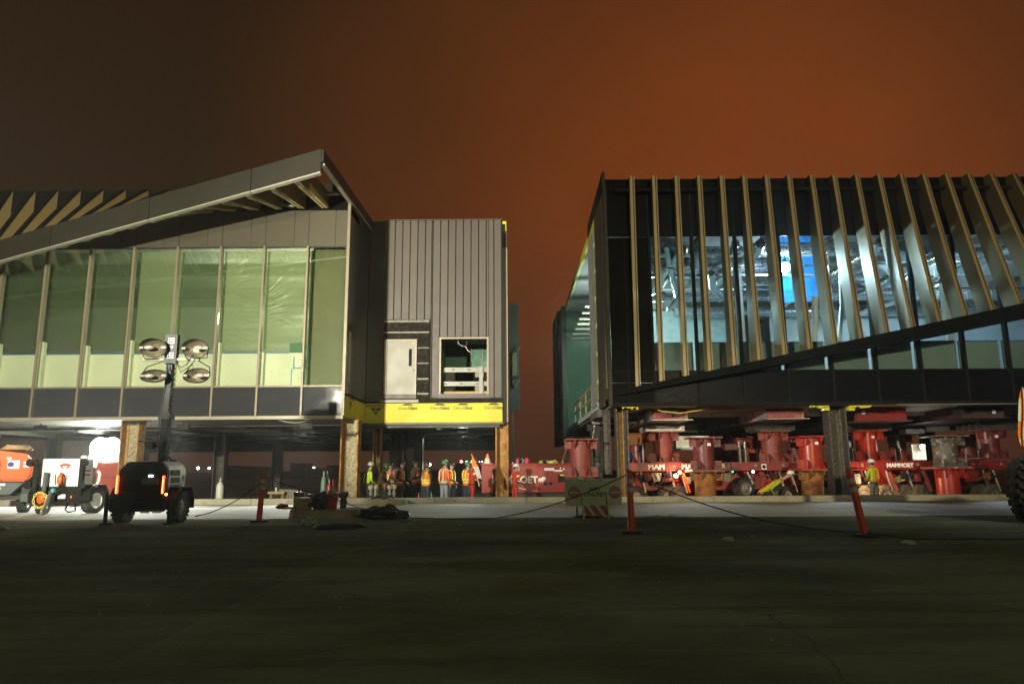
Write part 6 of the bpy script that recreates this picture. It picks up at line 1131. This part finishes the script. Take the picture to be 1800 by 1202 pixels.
# ------------------------------------------------------------------ loader at the right edge
lc = gnd(1800, 914); lx = at(1822, 860, 14.1).x; LD = thing('wheel_loader', (lx, 14.1, 0), 'yellow wheel loader whose lugged tyre fills the right edge', 'loader')
def big_tyre(x, y, r, w):
    o = wheel(LD, (x, y, r), r, w, 'tyre', 'loader', None, (1, 0, 0), 0)
    lg = MB()
    for k in range(22):
        a = 2 * math.pi * k / 22
        for s in (-1, 1):
            aa = a + (0 if s < 0 else math.pi / 22); d = Vector((0, math.cos(aa), math.sin(aa))); tn = Vector((0, -math.sin(aa), math.cos(aa))); c = Vector((x, y, r))
            p = c + d * (r * .965); q0 = p + Vector((s * w * .03, 0, 0)); q1 = p + Vector((s * w * .50, 0, 0)) + tn * .07 - d * .02
            for u0, u1, wd in ((0, .55, .045), (.55, 1, .06)):
                A_, B_ = q0.lerp(q1, u0), q0.lerp(q1, u1); lg.hexa([A_ - tn * wd - d * .03, A_ + tn * wd - d * .03, B_ + tn * wd * 1.1 - d * .05, B_ - tn * wd * 1.1 - d * .05, A_ - tn * wd * .85 + d * .05, A_ + tn * wd * .85 + d * .05, B_ + tn * wd + d * .03, B_ - tn * wd + d * .03])
    lg.build('tread_lug', M['tyre'], o)['kind'] = 'stuff'
big_tyre(lx, 14.1, .63, .50); big_tyre(lx + 1.85, 14.1, .63, .50); big_tyre(lx, 17.0, .63, .50); big_tyre(lx + 1.85, 17.0, .63, .50)
for y in (14.1, 17.0): MB().cyl((lx + .2, y, .63), (lx + 1.6, y, .63), .14, 12).build('axle', M['beam'], LD)
B('step', M['loader'], LD, (lx + .27, 13.6, .62), (lx + .45, 14.4, 1.05), bevel=.04); B('frame', M['loader'], LD, (lx + .35, 13.9, .55), (lx + 1.5, 18.2, 1.25), bevel=.05); B('engine_hood', M['loader'], LD, (lx + .3, 16.2, 1.26), (lx + 1.55, 18.4, 2.0), bevel=.08)
B('fender', M['loader'], LD, (lx - .2, 16.3, 1.34), (lx + .29, 17.7, 1.42), bevel=.02); cb = B('cab', M['loader'], LD, (lx + .32, 14.8, 1.26), (lx + 1.53, 16.19, 2.9), bevel=.06); B('cab_glass', M['spandR'], cb, (lx + .40, 14.77, 1.7), (lx + 1.45, 14.79, 2.75)); B('cab_glass', M['spandR'], cb, (lx + .29, 14.95, 1.7), (lx + .31, 16.0, 2.75)); B('roof', M['loader'], LD, (lx + .25, 14.7, 2.902), (lx + 1.6, 16.3, 3.0), bevel=.03)
MB().bar((lx + .55, 18.4, 1.5), (lx + .55, 20.4, .6), .14, .25).bar((lx + 1.3, 18.4, 1.5), (lx + 1.3, 20.4, .6), .14, .25).build('lift_arm', M['loader'], LD)
MB().prism([(lx + .1, 20.4, .2), (lx + .1, 20.8, .15), (lx + .1, 21.3, .25), (lx + .1, 20.7, .35), (lx + .1, 20.5, .9)], (1.65, 0, 0)).build('bucket', M['steel'], LD)
fp = at(1797, 790, 14.4); fb = Vector((at(1800, 820, 14.4).x + .08, 14.4, 1.3)); tp_ = at(1797, 676, 14.4) + Vector((.05, 0, 0)); FG = thing('flag', fb, 'orange and white chequered flag on a pole above the loader tyre', 'flag')
MB().cyl(fb, tp_, .014, 8).build('pole', M['black'], FG)
rows = [(679, 1797, 1797), (690, 1793, 1803), (700, 1791, 1806), (720, 1790, 1808), (740, 1789.5, 1808), (760, 1789, 1806), (772, 1791, 1805), (784, 1795, 1801)]
for i, (r0, r1) in enumerate(zip(rows, rows[1:])):
    for j in range(2):
        l0, l1 = [q[1] + (q[2] - q[1]) * j / 2 for q in (r0, r1)]; h0, h1 = [q[1] + (q[2] - q[1]) * (j + 1) / 2 for q in (r0, r1)]
        yy = 14.36 - .04 * j; MB().prism([at(l0, r0[0], yy), at(h0, r0[0], yy + .03), at(h1, r1[0], yy + .03), at(l1, r1[0], yy)], (0, .004, 0)).build('cloth_patch', M['flago' if (i // 2 + j) % 2 == 0 else 'flagw'], FG)
LD.rotation_euler = (0, 0, R(-60))
# ------------------------------------------------------------------ pavement cracks with rubble
for px, py, n, sp, lab in ((900, 913, 26, .9, 'broken edge of rubble at the fresh slab left of the sign'), (1165, 908, 22, .55, 'rubble crumbs at the fresh slab right of the sign'), (760, 922, 18, .7, 'crumbs below the rubbish bag on the old pavement')):
    p = gnd(px, py); mb = MB()
    for i in range(n):
        s = rng.uniform(.015, .055); mb.ball((p.x + rng.gauss(0, sp * .4), p.y + rng.gauss(0, .12), s * .3), (s * 1.6, s, s * .5), 6, 4, lambda d: 1 + .4 * mnoise.noise(d * 2 + Vector((i, 0, 0))))
    tag(mb.build('rubble', M['paper'] if px != 760 else M['slabc']), lab, 'rubble', kind='stuff')

mb = MB()
for i in range(1500):
    y = 4.5 + 12.3 * rng.random() ** .8; x = rng.uniform(-.78, .78) * (y + 2); q = rng.uniform(.005, .014) * (1.6 if rng.random() < .06 else 1); a = rng.uniform(0, 3)
    c = Vector((x, y, q * .3)); mb.add([c + Vector((q * math.cos(a), q * math.sin(a), -q * .3)), c + Vector((q * math.cos(a + 2.2), q * math.sin(a + 2.2), -q * .3)), c + Vector((q * math.cos(a + 4.1), q * math.sin(a + 4.1), -q * .3)), c + Vector((0, 0, q * .8))], [(0, 1, 3), (1, 2, 3), (2, 0, 3)])
tag(mb.build('grit', M['grit']), 'loose grit scattered over the dark old pavement', 'grit', kind='stuff')

# ------------------------------------------------------------------ people
def body(name, par, arms, legs, lean=0., crouch=0., turn=0.):
    """one continuous skinned body in local coordinates facing -Y; returns the object (materials: skin, shirt, trousers, boots)"""
    V, E, Rr, T = [], [], [], []
    def v(p, r, t, frm=None):
        V.append(Vector(p)); Rr.append(r); T.append(t)
        if frm is not None: E.append((frm, len(V) - 1))
        return len(V) - 1
    L = lambda z: -lean * max(0, z - .92)                           # lean forward
    pel = v((0, 0, .93), .135, 2); wa = v((0, L(1.08), 1.08), .130, 1, pel); ch = v((0, L(1.28), 1.27), .150, 1, wa); up = v((0, L(1.40), 1.40), .125, 1, ch)
    nk = v((0, L(1.50) - .01, 1.49), .058, 0, up); jaw = v((0, L(1.57) - .045, 1.575), .072, 0, nk); hd = v((0, L(1.65) - .03, 1.655), .092, 0, jaw); tp = v((0, L(1.72) - .015, 1.715), .078, 0, hd); ns = v((0, L(1.6) - .145, 1.625), .016, 0, hd)
    for s in (-1, 1): v((s * .098, L(1.63) - .01, 1.64), .018, 0, hd)
    for s, (el, wr) in zip((-1, 1), arms):
        sh = v((s * .185, L(1.42), 1.415), .072, 1, up); e = v((s * el[0], el[1] + L(1.2), el[2]), .050, 1, sh); w = v((s * wr[0], wr[1] + L(1.1), wr[2]), .034, 1, e)
        d = (Vector((s * wr[0], wr[1] + L(1.1), wr[2])) - Vector((s * el[0], el[1] + L(1.2), el[2]))).normalized(); pm_ = v(V[w] + d * .075, .036, 0, w); sd = d.cross(Vector((0, 1, 0)))
        sd = sd.normalized() if sd.length > .1 else Vector((1, 0, 0)); bn = d.cross(sd)
        for q, (o, l) in enumerate(((-.024, .070), (-.008, .080), (.009, .076), (.025, .060))):
            k = v(V[pm_] + sd * o + d * (.03 + l * .45), .010, 0, pm_); v(V[k] + (d + bn * .5).normalized() * l * .5, .008, 0, k)
        k = v(V[pm_] - sd * .035 + d * .01, .011, 0, pm_); v(V[k] + (d - sd * .6).normalized() * .04, .009, 0, k)
    for s, (kn, an) in zip((-1, 1), legs):
        h = v((s * .095, 0, .86), .100, 2, pel); k = v((s * kn[0], kn[1], kn[2]), .068, 2, h); a = v((s * an[0], an[1], an[2]), .052, 2, k); f = v((s * an[0], an[1] - .01, an[2] - .05), .052, 3, a); v((s * (an[0] + .02), an[1] - .15, an[2] - .055), .040, 3, f)
    me = bpy.data.meshes.new('mesh'); me.from_pydata(V, E, []); o = bpy.data.objects.new('body', me); col.objects.link(o)
    md = o.modifiers.new('skin', 'SKIN'); md.use_smooth_shade = True
    for i, r in enumerate(Rr): me.skin_vertices[0].data[i].radius = (r, r * (.80 if T[i] in (1, 2) and abs(V[i].x) < .05 else 1)); me.skin_vertices[0].data[i].use_root = i == 0
    sb = o.modifiers.new('sub', 'SUBSURF'); sb.levels = 1; sb.render_levels = 1
    dg = bpy.context.evaluated_depsgraph_get(); m2 = bpy.data.meshes.new_from_object(o.evaluated_get(dg)); col.objects.unlink(o); bpy.data.objects.remove(o)
    from mathutils.kdtree import KDTree
    pts = []
    for a, b in E:
        for u in (0, .25, .5, .75, 1): pts.append((V[a].lerp(V[b], u), T[b] if u > .3 else T[a]))
    kd = KDTree(len(pts))
    for i, (p, t) in enumerate(pts): kd.insert(p, i)
    kd.balance()
    for p in m2.polygons: p.material_index = pts[kd.find(p.center)[1]][1]; p.use_smooth = True
    return m2, L
REL = ((.25, .03, 1.14), (.25, -.06, .90)); FOLD = ((.27, .0, 1.15), (.06, -.24, 1.10)); FRONT = ((.25, -.02, 1.14), (.10, -.26, 1.02)); HIP = ((.32, .08, 1.18), (.20, -.04, .98)); UP_ = ((.24, -.10, 1.16), (.16, -.30, 1.30)); PKT = ((.28, .06, 1.15), (.20, -.08, .93))
STR = ((.105, .0, .48), (.11, .03, .10)); STP = ((.12, -.10, .50), (.14, -.12, .10)); STB = ((.12, .06, .48), (.13, .14, .10))
def person(px, Y, face, lab, shirt, trousers, helmet, arms=(REL, REL), legs=(STR, STR), vest=None, stripe='stripes', h=1.78, lean=0., beard=False, longband=False, ground=PIT, extra=None):
    x = at(px, 850, Y).x; t = thing('person', (0, 0, 0), lab, 'person'); s = h / 1.80
    m2, L = body('body', t, arms, legs, lean)
    for k in ('skin', shirt, trousers, 'boot'): m2.materials.append(M[k])
    b = _link('body', m2, t); WL[b] = Vector()
    hy = L(1.66) - .03; c = Vector((0, hy, 1.68))
    MB().lathe(c + Vector((0, .0, .0)), (0, 0, 1), [(0, .125), (.04, .124), (.085, .105), (.115, .07), (.13, .02), (.131, .001)], 20, cap=False).build('helmet', M[helmet], t, smooth=True)
    MB().prism([c + Vector((.14 * math.cos(a), (-.185 if math.sin(a) < 0 else .14) * abs(math.sin(a)), .0)) for a in [2 * math.pi * i / 22 for i in range(22)]], (0, 0, .012)).build('helmet_brim', M[helmet], t)
    MB().box((-.02, hy - .128, 1.735), (.02, hy - .112, 1.775)).build('helmet_badge', M['label'], t)
    for q in (-1, 1): MB().ball((q * .034, hy - .089, 1.665), (.012, .006, .007), 8, 5).build('eye', M['hair'], t, smooth=True)
    MB().ball((0, hy - .098, 1.583), (.026, .008, .006), 8, 4).build('mouth', M['pink'] if not beard else M['hair'], t, smooth=True)
    if beard: MB().ball((0, hy - .06, 1.56), (.075, .065, .07), 12, 8).build('beard', M['hair'], t, smooth=True)
    else: MB().ball((0, hy + .05, 1.63), (.088, .055, .055), 12, 7).build('hair', M['hair'], t, smooth=True)
    ell = lambda z, rx, ry, n=24, a0=0, a1=2 * math.pi: [Vector((rx * math.cos(a0 + (a1 - a0) * i / n), L(z) + ry * math.sin(a0 + (a1 - a0) * i / n), z)) for i in range(n + (0 if a1 - a0 > 6 else 1))]
    if vest:
        MB().rings([ell(z, rx, ry) for z, rx, ry in ((.88, .185, .145), (.98, .19, .15), (1.12, .188, .148), (1.28, .20, .158), (1.38, .185, .145), (1.455, .125, .11))], cap=False).build('vest', M[vest], t, smooth=True)
    bands = ((1.00, .194, .154), (1.10, .193, .152)) if vest else ((1.02, .165, .145),) if shirt in ('hivo', 'lime') else ()
    for z, rx, ry in bands: MB().rings([ell(z - .025, rx, ry), ell(z + .025, rx + .001, ry + .001)], cap=False).build('reflective_band', M[stripe], t, smooth=True)
    if vest or shirt in ('hivo', 'lime'):
        for q in (-1, 1):
            pts_f = [Vector((q * .10, L(z) - ry, z)) for z, ry in ((1.05, .150), (1.2, .152), (1.33, .150), (1.43, .115))]; pts_b = [Vector((q * .10, L(z) + ry, z)) for z, ry in ((1.43, .115), (1.33, .150), (1.2, .152), (1.05, .150))]
            MB().tube(pts_f + [Vector((q * .11, L(1.48), 1.49))] + pts_b, .024, 6).build('reflective_strap', M[stripe], t, smooth=True)
    if longband:
        for q, (el, wr) in zip((-1, 1), arms):
            S = Vector((q * .185, L(1.42), 1.415)); Ev = Vector((q * el[0], el[1] + L(1.2), el[2])); Wv = Vector((q * wr[0], wr[1] + L(1.1), wr[2]))
            for a_, b_, u in ((S, Ev, .45), (Ev, Wv, .25)): p = a_.lerp(b_, u); d = (b_ - a_).normalized(); MB().cyl(p - d * .03, p + d * .03, .070 if u > .3 else .056, 14).build('reflective_band', M['stripey'], t, smooth=True)
        for q in (-1, 1): MB().cyl((q * .105, 0, .40), (q * .105, .01, .46), .078, 14).build('reflective_band', M['stripey'], t, smooth=True)
    MB().rings([ell(.90, .165, .135), ell(.94, .165, .135)], cap=False).build('belt', M['blackc'], t, smooth=True)
    if extra: extra(t, L)
    t.scale = (s, s, s); t.location = (x, Y, ground); t.rotation_euler = (0, 0, R(face)); return t
# facing: 0 = to the camera, 90 = to the right of the picture, -90 = left, 180 = away
person(645, 25.9, 125, 'white-helmeted worker in lime jacket beside the mottled column', 'lime', 'blackc', 'hwhite', (FRONT, REL), (STR, STR), None, 'blackc', 1.74, .12)
person(674, 27.2, 95, 'green-helmeted worker in orange vest right of the lime jacket', 'blackc', 'greyc', 'hgreen', (FRONT, FOLD), (STR, STP), 'hivo', 'stripey', 1.72, .10)
person(686, 31.5, 40, 'dim worker in red vest standing between two helmeted colleagues', 'navy', 'navy', 'hdark', (HIP, FRONT), (STR, STR), 'hivr', 'stripes', 1.75)
person(702, 29.0, 75, 'dark-helmeted worker in red vest with bright back stripe', 'blackc', 'navy', 'hdark', (FRONT, REL), (STR, STR), 'hivr', 'stripey', 1.76, .08)
person(731, 30.6, -40, 'black-sleeved worker in red vest against the thick dark column', 'blackc', 'navy', 'hdark', (REL, FOLD), (STR, STR), 'hivr', 'stripes', 1.82)
person(749, 28.4, 150, 'worker in orange vest with hands clasped in front', 'blackc', 'navy', 'hdark', (FRONT, FRONT), (STR, STP), 'hivo', 'stripey', 1.74, .03)
person(781, 27.0, 140, 'worker in orange shirt and pale grey trousers', 'hivo', 'greyc', 'hgreen', (PKT, REL), (STR, STR), None, 'stripes', 1.80)
person(793, 30.2, 60, 'worker in dark red vest half hidden by the orange shirt', 'blackc', 'navy', 'hdark', (FRONT, REL), (STR, STR), 'hivr', 'stripey', 1.72)
person(821, 28.0, 130, 'black-jacketed worker in orange vest behind the red coverall', 'blackc', 'navy', 'hgreen', (REL, REL), (STR, STR), 'hivo', 'stripey', 1.76)
person(829, 26.6, 115, 'bearded worker in red coverall holding a flag', 'cov', 'cov', 'hwhite', (FRONT, FRONT), (STR, STP), None, 'stripey', 1.80, .06, True, True)
person(905, 27.4, 120, 'worker in red coverall reading papers right of the ochre column', 'cov', 'cov', 'hwhite', (FRONT, FRONT), (STR, STR), None, 'stripey', 1.66, .04, False, True)
person(1536, 25.6, 200, 'white-helmeted worker in lime shirt and khaki trousers by the muddy tyres', 'lime', 'khaki', 'hwhite', (FRONT, FRONT), (STR, STR), None, 'flago', 1.72)
# the crouched worker: a bent back and arm in lime showing over the kerb
KN = ((.13, -.34, .42), (.12, -.10, .10)); t = person(1330, 26.0, 75, 'crouching worker in lime vest bent low beside the raised wheel', 'lime', 'navy', 'hwhite', (FRONT, FRONT), (KN, KN), None, 'flago', 1.70, 1.6); t.location.z = PIT - .36
# the flag the bearded worker holds
a, b = at(829, 798, 26.3), at(842, 852, 26.3); FL = thing('flag', b, 'orange and white flag carried by the bearded worker', 'flag'); MB().cyl(b + (b - a) * .05, a, .014, 8).build('pole', M['label'], FL)
rows = [(800, 829.5, 831), (812, 829.3, 836), (820, 831, 841), (826, 834, 843), (838, 838, 846), (841, 841, 846.5)]
for i, (r0, r1) in enumerate(zip(rows, rows[1:])):
    MB().prism([at(r0[1], r0[0], 26.28), at(r0[2], r0[0], 26.2), at(r1[2], r1[0], 26.2), at(r1[1], r1[0], 26.28)], (0, .006, 0)).build('cloth_patch', M['flago' if i in (0, 1, 3) else 'flagw'] if i != 3 else M['flagw'], FL)
p = at(916, 850, 27.0); t = thing('paper_stack', p, 'papers held by the worker in red coverall', 'papers')
for i, (u, z) in enumerate(((0, .10), (-.02, -.06), (.05, -.16))): MB().hexa([(p.x - .15 + u, 27.0, p.z + z), (p.x + .12 + u, 27.0, p.z + z - .06), (p.x + .12 + u, 27.2, p.z + z - .04), (p.x - .15 + u, 27.2, p.z + z + .02), (p.x - .15 + u, 27.0, p.z + z + .012), (p.x + .12 + u, 27.0, p.z + z - .048), (p.x + .12 + u, 27.2, p.z + z - .028), (p.x - .15 + u, 27.2, p.z + z + .032)]).build('sheet', M['label' if i != 1 else 'cardb'], t)

# ------------------------------------------------------------------ night haze: one closed box of thin even air round everything
hz = bpy.data.materials.new('haze'); hz.use_nodes = True; n = hz.node_tree.nodes; n.remove(n['Principled BSDF'])
pv = n.new('ShaderNodeVolumePrincipled'); pv.inputs['Color'].default_value = (.92, .95, .90, 1); pv.inputs['Density'].default_value = .0012; pv.inputs['Anisotropy'].default_value = .65
hz.node_tree.links.new(pv.outputs[0], n['Material Output'].inputs['Volume'])
h = MB().box((-150, -45, PIT - 1.3), (150, 330, 12.2)).build('haze', hz); h['kind'] = 'stuff'
